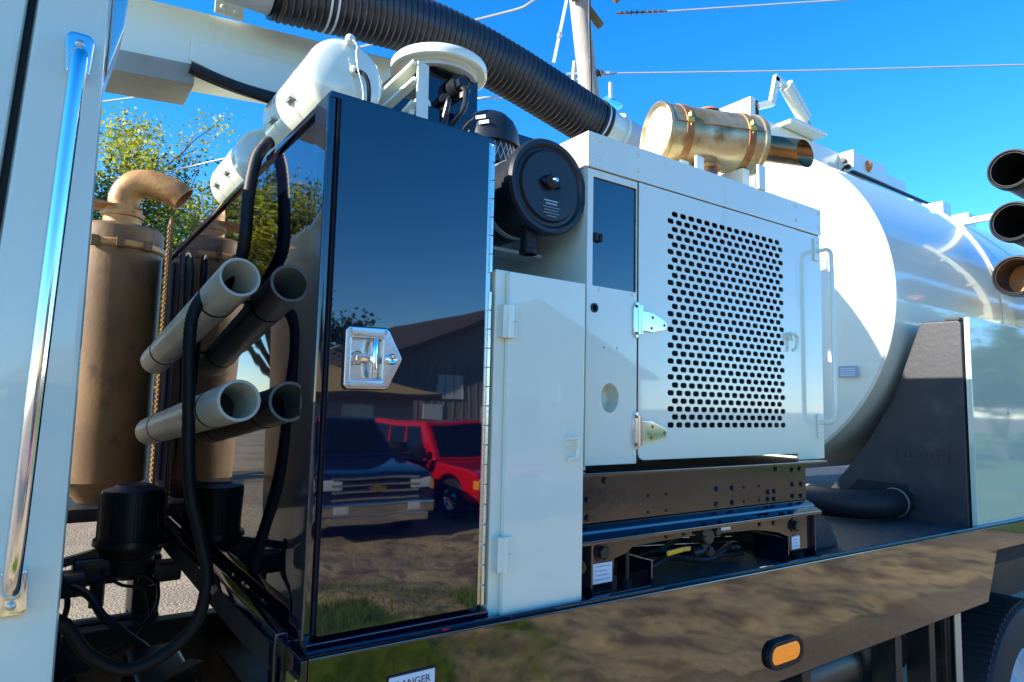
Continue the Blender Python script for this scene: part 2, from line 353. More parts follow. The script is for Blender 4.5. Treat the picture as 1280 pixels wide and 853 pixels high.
# deck and glossy side skirt
part('deck', plate([(0.47, 1.02), (8.2, 0.95), (8.2, 1.055), (0.47, 1.112)], [], 'y', 1.36, 3.75, 0.0), 'deck_mat', T)
sk_ = part('side_skirt', plate([(0.475, 0.745), (3.767, 0.745), (3.90, 0.972), (5.6, 0.955), (5.6, 1.072), (0.475, 1.126)], [], 'y', 1.33, 1.358, 0.006), 'black_gloss_wavy', T, label='black gloss skirt panel along the deck edge')
part('edge_trim', tube([(0.47, 1.338, 1.131), (5.6, 1.338, 1.077)], 0.0065, 10), 'black_gloss', sk_)
part('end_flange', box(0.462, 0.475, 1.333, 1.45, 0.75, 1.122, 0.003), 'black_gloss', sk_)
part('gold_reflection', box(0.455, 0.462, 1.345, 1.40, 0.98, 1.085, 0.002), 'yellow_zinc', sk_)  # gold-brown plate stands in for a reflection on the skirt end
ml = part('marker_light', lathe([(0, 0.006), (0.03, 0.006), (0.03, 0), (0.037, 0), (0.037, 0.011), (0.030, 0.014), (0.030, 0.008), (0, 0.008)], (0, 0, 0), (0, -1, 0), 8), 'rubber', T, label='oval amber side marker light with black rubber grommet')
def stadium(cx, cz, hw, hh, n=10):
    d = hw - hh; return [(cx + d + hh * math.cos(a), cz + hh * math.sin(a)) for a in [rad(-90 + 180 * i / n) for i in range(n + 1)]] + [(cx - d + hh * math.cos(a), cz + hh * math.sin(a)) for a in [rad(90 + 180 * i / n) for i in range(n + 1)]]
me = ml.data; bm = merge(plate(stadium(0, 0, 0.098, 0.044), [stadium(0, 0, 0.082, 0.030)], 'y', -0.011, 0.006, 0.003)); me.clear_geometry(); bm.to_mesh(me); bm.free(); finish(me)
ml.location = Vector((2.075, 1.325, 0.838)) - ORG[T]; ORG[ml] = Vector((2.075, 1.325, 0.838))
part('lens', plate(stadium(2.075, 0.838, 0.0815, 0.0295), [], 'y', 1.3165, 1.328, 0.004), 'amber', ml)
for k in range(5):
    for z_ in (0.828, 0.848): inst('led_dome', 'led', lambda: lathe([(0.0075, 0), (0.006, 0.003), (0, 0.0042)], (0, 0, 0), (0, 0, 1), 10), 'amber', ml, (2.031 + k * 0.022, 1.3166, z_))
pl = part('danger_placard', plate(rrect(0.645, 0.760, 0.965, 1.057, 0.003), [], 'y', 1.3265, 1.3295), 'label_black', T, label='small white danger placard on the black skirt')
part('placard_face', plate(rrect(0.648, 0.757, 0.968, 1.054, 0.002), [], 'y', 1.3255, 1.3265), 'label_white', pl)
text('lettering', 'DANGER', 0.0215, (0.703, 1.3252, 1.036), (rad(90), 0, 0), 'label_black', pl)
text('lettering', 'Moving Parts', 0.0165, (0.703, 1.3252, 1.0145), (rad(90), 0, 0), 'label_black', pl)
# things under the skirt and the rear wheel
for x0, x1 in ((1.2, 1.95), (2.42, 2.95), (3.02, 3.36)):
    c = (x0 + x1) / 2
    part('air_tank', lathe([(0, 0), (0.08, 0.01), (0.13, 0.05), (0.14, 0.09), (0.14, x1 - x0 - 0.12), (0.13, x1 - x0 - 0.05), (0, x1 - x0)], (x0, 1.62, 0.56), (1, 0, 0), 24), 'frame_paint', T)
for x in (2.02, 2.30, 2.99, 3.30, 3.46, 3.58): part('skirt_bracket', merge(box(x, x + 0.055, 1.40, 1.412, 0.2, 0.745, 0.002), box(x, x + 0.008, 1.412, 1.5, 0.2, 0.9, 0.002)), 'frame_paint', T)
part('skirt_bracket', box(3.50, 3.56, 1.372, 1.38, 0.2, 0.75, 0.002), 'zinc', T)
WC = (4.47, 0.075); wh = part('wheel', lathe([(0.30, 0.03), (0.34, 0.0), (0.46, -0.005), (0.515, 0.015), (0.54, 0.05), (0.548, 0.14), (0.54, 0.23), (0.51, 0.27), (0.3, 0.27)], (WC[0], 1.40, WC[1]), (0, 1, 0), 64), 'tyre', T)
bm = None
for k in range(90):
    a = 2 * math.pi * k / 90; b = bar((WC[0] + 0.545 * math.cos(a), 1.425, WC[1] + 0.545 * math.sin(a)), (WC[0] + 0.545 * math.cos(a + 0.05), 1.64, WC[1] + 0.545 * math.sin(a + 0.05)), 0.022, 0.018, (math.cos(a), 0, math.sin(a)))
    bm = merge(bm, b) if bm else b
part('tread', bm, 'tyre', wh)
part('rim', lathe([(0.30, 0.04), (0.285, 0.02), (0.27, 0.05), (0.24, 0.10), (0.15, 0.12), (0.12, 0.06), (0, 0.05)], (WC[0], 1.40, WC[1]), (0, 1, 0), 40), 'wheel_white', wh)
for k in range(2):
    for i, ch in enumerate('VEN'):
        a = rad(168 - 90 * k - i * 7.5); r_ = 0.405
        t = text('sidewall_letter', ch, 0.05, (WC[0] + r_ * math.cos(a), 1.3952, WC[1] + r_ * math.sin(a)), (rad(90), 0, 0), 'rubber', wh, 0.0015); t.rotation_euler = (rad(90), -(a - rad(90)), 0)
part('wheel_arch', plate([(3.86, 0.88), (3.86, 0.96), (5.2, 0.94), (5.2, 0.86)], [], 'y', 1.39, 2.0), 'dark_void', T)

# ---------------- black tool cabinet
cb = part('tool_cabinet', box(0.492, 0.918, 1.40, 3.72, 1.118, 2.306, 0.003), 'black_mirror', T, label='tall black mirror gloss tool cabinet behind the cab')
door = part('door', plate(rrect(0.503, 0.893, 1.15, 2.296, 0.004), [rrect(0.5445, 0.6245, 1.6745, 1.7745, 0.007)], 'y', 1.372, 1.3975, 0.0015), 'black_gloss', cb, label='black gloss cabinet door reflecting parked cars')
part('corner_post', box(0.478, 0.5, 1.388, 1.476, 1.118, 2.31, 0.006, 3), 'black_gloss', cb)
part('door_gasket', box(0.499, 0.504, 1.384, 1.40, 1.15, 2.30), 'rubber', cb)
part('sill', box(0.478, 0.918, 1.36, 1.41, 1.118, 1.142, 0.004), 'black_gloss', cb)
part('top_trim', merge(box(0.482, 0.50, 1.476, 3.72, 2.295, 2.312, 0.003), box(0.482, 0.918, 1.385, 1.40, 2.298, 2.312, 0.002)), 'black_gloss', cb)
part('hinge_leaf', box(0.893, 0.9065, 1.3735, 1.398, 1.155, 2.292), 'stainless', cb)
NK = 24
for k in range(NK):
    z0 = 1.155 + (2.290 - 1.155) * k / NK; z1 = 1.155 + (2.290 - 1.155) * (k + 1) / NK - 0.003
    if k == NK // 2 + 4: continue
    inst('hinge_knuckle', 'knuckle', lambda: cyl((0, 0, -0.0222), (0, 0, 0.0222), 0.0058, 10), 'stainless', cb, (0.9045, 1.3715, (z0 + z1) / 2), (0, 0, 1))
# T handle latch
LP = [(0.534, 1.664), (0.541, 1.657), (0.630, 1.658), (0.637, 1.663), (0.667, 1.722), (0.667, 1.731), (0.636, 1.787), (0.628, 1.793), (0.541, 1.791), (0.534, 1.784)]
part('latch_gasket', plate([(0.60 + (x - 0.60) * 1.035, 1.725 + (z - 1.725) * 1.035) for x, z in LP], [rrect(0.5445, 0.6245, 1.6745, 1.7745, 0.007)], 'y', 1.3695, 1.3725), 'rubber', cb)
lr = rrect(0.547, 0.622, 1.677, 1.772, 0.006)
part('latch_plate', plate(LP, [lr], 'y', 1.364, 1.3698, 0.002), 'stainless', cb)
part('latch_recess', merge(plate(rrect(0.545, 0.624, 1.675, 1.774, 0.007), [], 'y', 1.3945, 1.396), plate(rrect(0.545, 0.624, 1.675, 1.774, 0.007), [rrect(0.549, 0.620, 1.679, 1.770, 0.006)], 'y', 1.367, 1.3945)), 'stainless', cb)
part('latch_handle', merge(cyl((0.566, 1.394, 1.7245), (0.566, 1.372, 1.7245), 0.0155, 24, 0.002), plate(rrect(0.562, 0.606, 1.717, 1.732, 0.003), [], 'y', 1.370, 1.379, 0.002),
     tube(smooth([(0.606, 1.372, 1.684), (0.604, 1.368, 1.70), (0.603, 1.367, 1.7245), (0.604, 1.368, 1.75), (0.606, 1.372, 1.768)], 5), 0.0065, 12)), 'chrome', cb)
part('lock_cylinder', lathe([(0, -0.006), (0.004, -0.006), (0.004, -0.0085), (0.0095, -0.0095), (0.0125, -0.006), (0.0125, 0)], (0.641, 1.364, 1.725), (0, 1, 0), 24), 'chrome', cb)
for q in ((0.545, 1.667), (0.545, 1.783), (0.626, 1.667), (0.626, 1.784)): bolt(cb, (q[0], 1.364, q[1]), s=0.0036, matname='zinc', kind='dome', name='screw')
part('corner_gusset', box(0.44, 0.478, 1.44, 1.475, 0.75, 1.13, 0.004), 'black_gloss', cb)
rb = part('base_rail', bar((0.455, 3.6, 1.128), (0.455, 1.44, 1.134), 0.028, 0.028, bev=0.004), 'black_gloss', cb)
# dark blue-black box behind the cabinet top
part('valve_box', box(0.70, 1.50, 1.98, 2.35, 2.2, 2.655, 0.006), 'black_mirror', T)

# ---------------- narrow white locker
lk = part('locker', box(0.922, 1.212, 1.372, 1.95, 1.118, 1.972, 0.006), 'white_paint', T, label='narrow white steel locker beside the black cabinet')
part('locker_door', plate(rrect(0.953, 1.208, 1.122, 1.966, 0.004), [], 'y', 1.354, 1.3705, 0.003), 'white_paint', lk)
for z in (1.838, 1.27):
    part('hinge', merge(box(0.931, 0.953, 1.345, 1.372, z - 0.042, z + 0.042, 0.003), box(0.955, 0.975, 1.346, 1.356, z - 0.042, z - 0.002, 0.002), box(0.955, 0.975, 1.346, 1.356, z + 0.002, z + 0.042, 0.002), cyl((0.954, 1.347, z - 0.042), (0.954, 1.347, z + 0.042), 0.008, 12)), 'white_paint', lk)
part('catch', tube(smooth([(1.148, 1.353, 1.545), (1.150, 1.338, 1.548), (1.168, 1.334, 1.546), (1.173, 1.334, 1.52), (1.168, 1.338, 1.497), (1.150, 1.352, 1.492)], 5), 0.006, 10), 'white_paint', lk)
part('catch_plate', box(1.140, 1.158, 1.348, 1.355, 1.525, 1.555, 0.002), 'white_paint', lk)
part('floor_seal', box(0.918, 1.216, 1.368, 1.95, 1.108, 1.119), 'rubber', lk)
part('lamp_bulb', lathe([(0, 0.03), (0.006, 0.025), (0.008, 0.01), (0.007, 0)], (0.935, 1.42, 1.972), (0, 0, 1), 12), 'label_white', lk)

# ---------------- engine enclosure with perforated door
YE = 1.43
ee = part('engine_enclosure', merge(box(1.2815, 2.535, 1.437, 2.28, 2.43, 2.442, 0.002), box(1.2815, 1.289, 1.437, 2.28, 1.45, 2.43), box(2.527, 2.5348, 1.437, 2.28, 1.45, 2.43), box(1.289, 2.527, 2.27, 2.28, 1.45, 2.43)), 'white_paint', T, label='white engine enclosure with perforated side door')
part('top_band', plate(rrect(1.281, 2.536, 2.337, 2.4445, 0.004), [], 'y', 1.425, 1.437, 0.002), 'white_paint', ee)
part('top_band', box(1.2765, 1.2812, 1.426, 2.28, 2.337, 2.4445, 0.0015), 'white_paint', ee)
for x in (1.321, 1.482, 2.356, 2.515):
    for z in (2.4255, 2.369): bolt(ee, (x, 1.425, z), s=0.0062, matname='white_paint', kind='dome')
for y in (1.50, 1.72): bolt(ee, (1.2765, y, 2.415), (-1, 0, 0), 0.0062, 'white_paint', 'dome')
wnd = rrect(1.303, 1.486, 1.984, 2.312, 0.003)
part('side_panel', plate([(1.281, 1.463), (1.4885, 1.463), (1.4885, 2.334), (1.281, 2.334)], [wnd, circ(1.311, 1.918, 0.012, 14), circ(1.377, 1.657, 0.036, 28, 0.043), circ(1.352, 1.805, 0.003, 8), circ(1.405, 1.806, 0.003, 8)], 'y', 1.431, 1.437, 0.0012), 'white_paint', ee)
part('control_cover', plate(rrect(1.300, 1.489, 1.98, 2.315, 0.003), [], 'y', 1.4385, 1.442), 'black_gloss', ee, label='dark glossy control cover')
part('cover_latch', merge(box(1.306, 1.322, 1.425, 1.4385, 2.117, 2.143, 0.004), box(1.326, 1.340, 1.425, 1.4385, 2.117, 2.143, 0.005)), 'rubber', ee)
for x, z in ((1.33, 2.323), (1.465, 2.321), (1.328, 1.974), (1.466, 1.974)): bolt(ee, (x, 1.431, z), s=0.0045, matname='white_paint', kind='dome')
part('cup_recess', lathe([(0.043, 0), (0.043, 0.045), (0.02, 0.045), (0.02, 0.03), (0, 0.028)], (1.377, 1.437, 1.657), (0, 1, 0), 24), 'white_paint', ee)
part('hole_grommet', lathe([(0.0075, -0.003), (0.014, -0.003), (0.014, 0.004), (0.0075, 0.004), (0.0075, -0.003)], (1.311, 1.431, 1.918), (0, 1, 0), 16), 'rubber', ee)
part('rear_panel', plate([(2.352, 1.45), (2.534, 1.45), (2.534, 2.334), (2.352, 2.334)], [], 'y', 1.431, 1.437, 0.0012), 'white_paint', ee)
# perforated door: rows of slot holes cut through the sheet
DX0, DX1, DZ0, DZ1 = 1.4925, 2.348, 1.473, 2.333
NR = 28; NC = 16; px0, px1, pz0, pz1 = 1.618, 2.272, 1.566, 2.274
bm = plate([(DX0 + 0.02, DZ0), (DX0 + 0.006, DZ0 + 0.006), (DX0, DZ0 + 0.02), (DX0, DZ1), (DX1, DZ1), (DX1, DZ0)], [[(px0, pz0), (px1, pz0), (px1, pz1), (px0, pz1)]], 'y', 1.4275, 1.4305)
cw = (px1 - px0) / NC; chh = (pz1 - pz0) / NR
for r in range(NR):
    zc = pz0 + (r + 0.5) * chh; off = (r % 2) * 0.5
    xs = [px0] + [px0 + (c + off) * cw for c in range(0, NC + 1) if px0 + 1e-4 < px0 + (c + off) * cw < px1 - 1e-4] + [px1]
    for a, b in zip(xs, xs[1:]):
        full = (b - a) > cw * 0.9
        for yy in (1.4275, 1.4305):
            out = [bm.verts.new((x, yy, z)) for x, z in ((b, zc + chh / 2), (a, zc + chh / 2), (a, zc - chh / 2), (b, zc - chh / 2))]
            if not full: bm.faces.new(out); continue
            hx = cw * 0.385; hz = chh * 0.345; xm = (a + b) / 2
            ring = [bm.verts.new((x, yy, z)) for x, z in rrect(xm - hx, xm + hx, zc - hz, zc + hz, hz * 0.85, 2)]
            for q in range(4):
                rr = ring[q * 3:q * 3 + 3]; bm.faces.new((out[q], rr[0], rr[1])); bm.faces.new((out[q], rr[1], rr[2]))
                bm.faces.new((out[q], rr[2], ring[(q * 3 + 3) % 12], out[(q + 1) % 4]))
            if yy < 1.43: r0 = ring
            else:
                for k in range(12): bm.faces.new((r0[k], r0[(k + 1) % 12], ring[(k + 1) % 12], ring[k]))
bmesh.ops.remove_doubles(bm, verts=bm.verts, dist=1e-5); bmesh.ops.recalc_face_normals(bm, faces=bm.faces)
pd = part('perforated_door', bm, 'white_paint', ee, label='white door punched with rows of slot holes')
part('dark_backing', box(1.53, 2.31, 1.50, 1.505, 1.5, 2.31), 'dark_void', ee)  # black sheet stands in for the shade behind the holes
for z in (1.898, 1.562):
    o = part('strap_hinge', merge(plate([(1.468, z - 0.035), (1.478, z - 0.055), (1.488, z - 0.055), (1.4895, z + 0.055), (1.478, z + 0.055), (1.468, z + 0.035)], [], 'y', 1.4235, 1.4305, 0.002),
        cyl((1.491, 1.421, z - 0.045), (1.491, 1.421, z + 0.045), 0.010, 14), plate([(1.497, z - 0.032), (1.545, z - 0.034), (1.605, z - 0.022), (1.612, z - 0.002), (1.60, z + 0.008), (1.545, z + 0.028), (1.497, z + 0.03)], [], 'y', 1.4185, 1.4268, 0.002)), 'chrome', ee)
    for x, dz in ((1.478, 0.042), (1.478, -0.042), (1.545, 0.012), (1.54, -0.022), (1.598, -0.008)): bolt(ee, (x, 1.4185 if x > 1.5 else 1.4235, z + dz), s=0.0042, matname='burnt_strap', kind='dome', name='screw')
part('catch', merge(box(2.285, 2.30, 1.405, 1.4275, 1.895, 1.925, 0.003), tube(smooth([(2.283, 1.413, 1.915), (2.30, 1.405, 1.918), (2.315, 1.405, 1.905), (2.315, 1.408, 1.87), (2.30, 1.415, 1.858)], 5), 0.006, 10)), 'white_paint', ee)
gb = part('grab_bar', tube(smooth([(2.50, 1.428, 2.268), (2.502, 1.39, 2.269), (2.503, 1.372, 2.255), (2.503, 1.368, 2.20), (2.503, 1.368, 1.92), (2.503, 1.368, 1.66), (2.503, 1.372, 1.605), (2.502, 1.39, 1.59), (2.50, 1.428, 1.589)], 6), 0.0085, 14), 'white_paint', ee)
for z in (2.275, 1.575):
    part('bar_mount', plate(rrect(2.482, 2.518, z - 0.045, z + 0.045, 0.003), [], 'y', 1.4225, 1.4305, 0.002), 'white_paint', ee)
    bolt(ee, (2.50, 1.4225, z + (0.028 if z > 2 else -0.028)), s=0.0055, matname='white_paint', kind='dome')
# machinery behind the black sheet
part('engine_block', merge(box(1.6, 2.3, 1.60, 2.1, 1.5, 2.0, 0.03), cyl((1.7, 1.85, 2.05), (2.2, 1.85, 2.05), 0.12, 20, 0.02), tube(smooth([(1.65, 1.56, 1.7), (1.85, 1.54, 2.1), (2.2, 1.56, 2.15)], 6), 0.03, 10)), 'frame_paint', ee)

# ---------------- base frame under the enclosure
bf = part('base_beam', merge(box(1.20, 2.385, 1.422, 1.432, 1.303, 1.437, 0.002), box(1.20, 2.385, 1.432, 1.50, 1.425, 1.437), box(1.20, 2.385, 1.432, 2.2, 1.303, 1.315)), 'beam_black', T, label='black bolted base beam under the engine enclosure')
part('shelf_plate', box(1.20, 2.47, 1.385, 2.3, 1.4375, 1.447, 0.002), 'black_frame', bf)
part('ledge', plate([(1.362, 1.258), (1.362, 1.270), (1.390, 1.281), (1.392, 1.290), (1.4215, 1.3025), (1.50, 1.3025), (1.50, 1.258)], [], 'x', 1.19, 2.385, 0.0025), 'black_gloss', bf)
for x, z in ((2.194, 1.421), (2.296, 1.415), (2.344, 1.417), (2.297, 1.362), (2.353, 1.361), (2.296, 1.32), (2.351, 1.318), (2.145, 1.343), (2.182, 1.344), (2.144, 1.318), (2.181, 1.317), (1.94, 1.368), (1.857, 1.369), (1.94, 1.32), (1.856, 1.32), (1.285, 1.37), (1.285, 1.32), (1.35, 1.42), (1.24, 1.36)):
    bolt(bf, (x, 1.422, z), s=0.0075, matname='frame_paint')
for x in (1.53, 1.61, 2.002, 2.089):
    for z in (1.367, 1.318): bolt(bf, (x, 1.422, z), s=0.0042, matname='dark_void', kind='dome', name='plug')
part('web_plate', plate([(1.2705, 1.2575), (1.2705, 1.12), (1.355, 1.12), (1.365, 1.205), (1.41, 1.215), (1.44, 1.232), (1.70, 1.236), (2.02, 1.226), (2.10, 1.215), (2.16, 1.205), (2.22, 1.185), (2.23, 1.12), (2.36, 1.12), (2.36, 1.2575)], [], 'y', 1.394, 1.404, 0.002), 'beam_black', bf)
for xs in ((1.262, 1.270, 1.497, 1.505, 1.11, 1.188), (2.362, 2.370, 2.192, 2.200, 1.098, 1.186)):
    part('bracket', merge(box(xs[0], xs[1], 1.378, 1.60, xs[4], 1.257, 0.003), box(min(xs[2], xs[1]), max(xs[3], xs[0]), 1.378, 1.52, xs[4], xs[4] + 0.008, 0.003), box(xs[2], xs[3], 1.378, 1.52, xs[4], xs[5], 0.003)), 'black_gloss', bf)
part('rust_disc', cyl((1.2615, 1.42, 1.19), (1.2585, 1.42, 1.19), 0.02, 16), 'yellow_zinc', bf)
bolt(bf, (1.313, 1.394, 1.229), s=0.018, matname='frame_paint'); bolt(bf, (2.255, 1.394, 1.222), s=0.018, matname='frame_paint')
part('threaded_rod', merge(cyl((1.43, 1.41, 1.118), (1.43, 1.41, 1.26), 0.006, 10), cyl((1.43, 1.41, 1.118), (1.43, 1.41, 1.135), 0.016, 6)), 'frame_paint', bf)
part('threaded_rod', merge(cyl((2.31, 1.41, 1.106), (2.31, 1.41, 1.26), 0.006, 10), cyl((2.31, 1.41, 1.106), (2.31, 1.41, 1.122), 0.018, 6)), 'frame_paint', bf)
part('washer', cyl((2.362, 1.44, 1.185), (2.357, 1.44, 1.185), 0.02, 16), 'zinc', bf)
for x0, x1, z0, z1, y in ((1.278, 1.352, 1.146, 1.200, 1.3905), (2.236, 2.285, 1.14, 1.184, 1.3905), (1.83, 1.885, 1.241, 1.255, 1.3905)):
    s_ = part('sticker', box(x0, x1, y, y + 0.003, z0, z1), 'label_white', bf)
    if z1 - z0 > 0.03:
        part('sticker_backing', box(x0 - 0.002, x1 + 0.002, y + 0.0032, 1.3965, z0 - 0.002, z1 + 0.002), 'frame_paint', bf)
        for k in range(4): part('print_line', box(x0 + 0.008 + 0.004 * (k % 2), x1 - 0.008 - 0.006 * (k % 3), y - 0.0006, y - 0.0001, z0 + 0.009 + k * 0.0115, z0 + 0.0125 + k * 0.0115), 'label_grey', bf)
valve = part('drain_valve', merge(cyl((1.76, 1.44, 1.232), (1.76, 1.375, 1.232), 0.026, 20, 0.004), cyl((1.80, 1.44, 1.244), (1.80, 1.37, 1.244), 0.016, 6, 0.003), cyl((1.735, 1.44, 1.248), (1.735, 1.37, 1.248), 0.016, 6, 0.003), tube(smooth([(1.76, 1.40, 1.22), (1.76, 1.40, 1.19), (1.72, 1.41, 1.18)], 5), 0.013, 10), cyl((1.765, 1.40, 1.19), (1.79, 1.40, 1.175), 0.02, 6)), 'frame_paint', T, label='small drain valve with yellow lever under the frame')
part('lever', bar((1.70, 1.405, 1.197), (1.66, 1.40, 1.199), 0.006, 0.012), 'yellow_zinc', valve)
part('grip', bar((1.66, 1.40, 1.199), (1.585, 1.395, 1.195), 0.008, 0.015, bev=0.003), 'yellow_grip', valve)
part('drip_pipe', merge(tube([(1.45, 1.75, 1.135), (2.1, 1.52, 1.14)], 0.02, 12), tube([(1.60, 1.85, 1.13), (2.2, 1.62, 1.135)], 0.018, 12)), 'frame_paint', T)
for pp, rr in (([(1.52, 1.50, 1.125), (1.60, 1.47, 1.14), (1.72, 1.50, 1.15), (1.85, 1.46, 1.135), (2.05, 1.52, 1.15), (2.18, 1.6, 1.13)], 0.011), ([(1.55, 1.60, 1.13), (1.75, 1.55, 1.17), (1.95, 1.60, 1.20), (2.15, 1.62, 1.16)], 0.008), ([(1.80, 1.42, 1.22), (1.84, 1.44, 1.17), (1.92, 1.47, 1.14), (2.10, 1.50, 1.12)], 0.007), ([(2.40, 1.60, 1.12), (2.7, 1.72, 1.095), (3.0, 1.85, 1.10), (3.3, 2.0, 1.12)], 0.009)):
    part('hydraulic_line', tube(smooth(pp, 7), rr, 8), 'rubber', T)
for x, z in ((1.58, 1.245), (1.66, 1.245), (2.05, 1.24), (2.13, 1.238)): bolt(bf, (x, 1.394, z + 0.003), s=0.006, matname='frame_paint')
part('anchor_foot', plate([(2.375, 1.10), (2.66, 1.10), (2.60, 1.19), (2.50, 1.255), (2.375, 1.26)], [], 'y', 1.45, 1.95, 0.004), 'deck_mat', T)

# ---------------- air cleaner with its round lid
ac = part('air_cleaner', lathe([(0, 0.0), (0.118, 0.0), (0.128, 0.012), (0.128, 0.05), (0.118, 0.055), (0.118, 0.36), (0.09, 0.40), (0, 0.40)], (1.150, 1.455, 2.252), (0, 1, 0), 48), 'plastic_black', T, label='round black air cleaner drum')
part('lid', lathe([(0.138, 0.03), (0.140, 0.006), (0.134, -0.004), (0.122, -0.004), (0.114, 0.004), (0.105, 0.003), (0.100, -0.006), (0.05, -0.007), (0.035, -0.004), (0, -0.004)], (1.150, 1.448, 2.252), (0, 1, 0), 56), 'plastic_black', ac)
part('lid_knob', merge(cyl((1.146, 1.444, 2.262), (1.146, 1.425, 2.262), 0.022, 20, 0.005), bar((1.112, 1.437, 2.262), (1.182, 1.437, 2.253), 0.012, 0.014, (0, 1, 0), bev=0.004)), 'rubber', ac)
part('wing_nut', lathe([(0, -0.012), (0.006, -0.011), (0.009, -0.004), (0.009, 0)], (1.15, 1.425, 2.264), (0, 1, 0), 12), 'stainless', ac)
for k, (dx, wd) in enumerate(((0.0, 0.05), (0.002, 0.04), (0.003, 0.062), (0.002, 0.05), (0.003, 0.058), (0.004, 0.035))):
    part('print_line', box(1.150 + dx - wd / 2, 1.150 + dx + wd / 2, 1.4395, 1.441, 2.206 - k * 0.0085, 2.2075 - k * 0.0085 + (0.0025 if k < 2 else 0.0)), 'label_grey', ac)
part('outlet_stub', lathe([(0.024, 0.03), (0.024, -0.05), (0.0265, -0.052), (0.0265, -0.066), (0.019, -0.066), (0.019, -0.03), (0, -0.03)], (1.118, 1.50, 2.125), (0, 0, 1), 20), 'rubber', ac)
part('clamp_band', lathe([(0.1195, 0), (0.1215, 0.001), (0.1215, 0.024), (0.1195, 0.025)], (1.150, 1.60, 2.252), (0, 1, 0), 40), 'grey_white', ac)
part('mount_bracket', merge(box(1.02, 1.26, 1.62, 1.70, 2.09, 2.10), box(1.03, 1.05, 1.60, 1.72, 1.97, 2.12)), 'grey_white', ac)
part('back_wall', box(0.925, 1.275, 1.96, 1.975, 1.4, 2.33, 0.003), 'grey_white', T)
# pre-cleaner bowl
pc = part('precleaner', lathe([(0, 0.078), (0.03, 0.074), (0.058, 0.060), (0.080, 0.038), (0.094, 0.008), (0.099, -0.03), (0.1, -0.046), (0.094, -0.048), (0.09, -0.03), (0.0, -0.03)], (1.137, 1.75, 2.498), (0, 0, 1), 40), 'plastic_black', T, label='black mushroom shaped intake pre-cleaner with mesh skirt')
part('mesh_screen', lathe([(0.084, -0.03), (0.078, -0.11), (0, -0.11)], (1.137, 1.75, 2.498), (0, 0, 1), 36), 'frame_paint', pc)
bm = None
for k in range(26):
    a = 2 * math.pi * k / 26
    for sg in (1, -1):
        p = [(1.137 + 0.0835 * math.cos(a + sg * t * 0.5), 1.75 + 0.0835 * math.sin(a + sg * t * 0.5), 2.494 - 0.1 * t) for t in (0, 0.5, 1)]
        b = tube(p, 0.0011, 4, cap=False); bm = merge(bm, b) if bm else b
part('mesh_wire', bm, 'zinc', pc)
part('stack', cyl((1.137, 1.75, 2.33), (1.137, 1.75, 2.40), 0.06, 24), 'plastic_black', pc)
for q in ((1.053, 1.70, 2.517), (1.058, 1.688, 2.498)): part('reflector', bar((q[0], q[1], q[2]), (q[0] + 0.022, q[1] - 0.022, q[2] + 0.003), 0.004, 0.011, (0, 0, 1)), 'label_white', pc)
# ---------------- white filter canisters in line along the cabinet top
for y0, y1 in ((1.76, 2.22), (2.56, 3.02)):
    L = y1 - y0; cx, cz, R = 0.656, 2.548, 0.114
    fc = part('filter_canister', lathe([(0, -0.026), (0.05, -0.022), (0.085, -0.012), (0.103, -0.002), (0.111, 0.006), (R, 0.016), (R, 0.150), (R - 0.004, 0.153), (R - 0.004, 0.156), (R, 0.159), (R, L * 0.72), (R - 0.004, L * 0.72 + 0.003), (R - 0.004, L * 0.72 + 0.006), (R, L * 0.72 + 0.009), (R, L - 0.02), (0.10, L), (0, L + 0.01)], (cx, y0, cz), (0, 1, 0), 56), 'white_paint', T, label='white round filter canister lying on the cabinet top')
    for t in (0.155, L * 0.72 + 0.004):
        for a in (200, 330, 80):
            c = Vector((cx + (R + 0.002) * math.cos(rad(a)), y0 + t, cz + (R + 0.002) * math.sin(rad(a)))); nrm = Vector((math.cos(rad(a)), 0, math.sin(rad(a))))
            part('clamp', merge(bar(c + Vector((0, -0.028, 0)), c + Vector((0, 0.028, 0)), 0.016, 0.006, nrm), bar(c + nrm * 0.008 + Vector((0, -0.012, 0)), c + nrm * 0.008 + Vector((0, 0.02, 0)), 0.009, 0.006, nrm), cyl(c - nrm * 0.004 + Vector((0, -0.026, 0)).cross(nrm) * 0.4 + Vector((0, -0.026, 0)), c + nrm * 0.012 + Vector((0, -0.026, 0)), 0.004, 8)), 'zinc', fc)
    for dx, dz in ((-0.005, 0.098), (0.01, 0.01), (-0.02, -0.09)):
        part('fitting', merge(cyl((cx + dx, y0 + 0.004, cz + dz), (cx + dx, y0 - 0.038, cz + dz), 0.010, 12, 0.002), cyl((cx + dx, y0 - 0.022, cz + dz), (cx + dx, y0 - 0.033, cz + dz), 0.0155, 12, 0.003)), 'white_paint', fc)
    part('fitting_wire', tube(smooth([(cx - 0.005, y0 - 0.036, cz + 0.096), (cx + 0.006, y0 - 0.05, cz + 0.075), (cx + 0.008, y0 - 0.046, cz + 0.05), (cx + 0.012, y0 - 0.05, cz + 0.01), (cx + 0.03, y0 - 0.05, cz - 0.05), (cx + 0.035, y0 - 0.04, cz - 0.13)], 6), 0.0022, 6), 'zinc', fc)
    part('drain_line', tube(smooth([(cx + 0.012, y0 - 0.038, cz + 0.008), (cx + 0.034, y0 - 0.055, cz - 0.01), (cx + 0.048, y0 - 0.05, cz - 0.06), (cx + 0.05, y0 - 0.03, cz - 0.20)], 6), 0.006, 8), 'rubber', fc)
    part('saddle', box(cx - 0.07, cx + 0.07, y0 + 0.10, y0 + 0.16, 2.30, 2.43, 0.003), 'white_paint', fc)
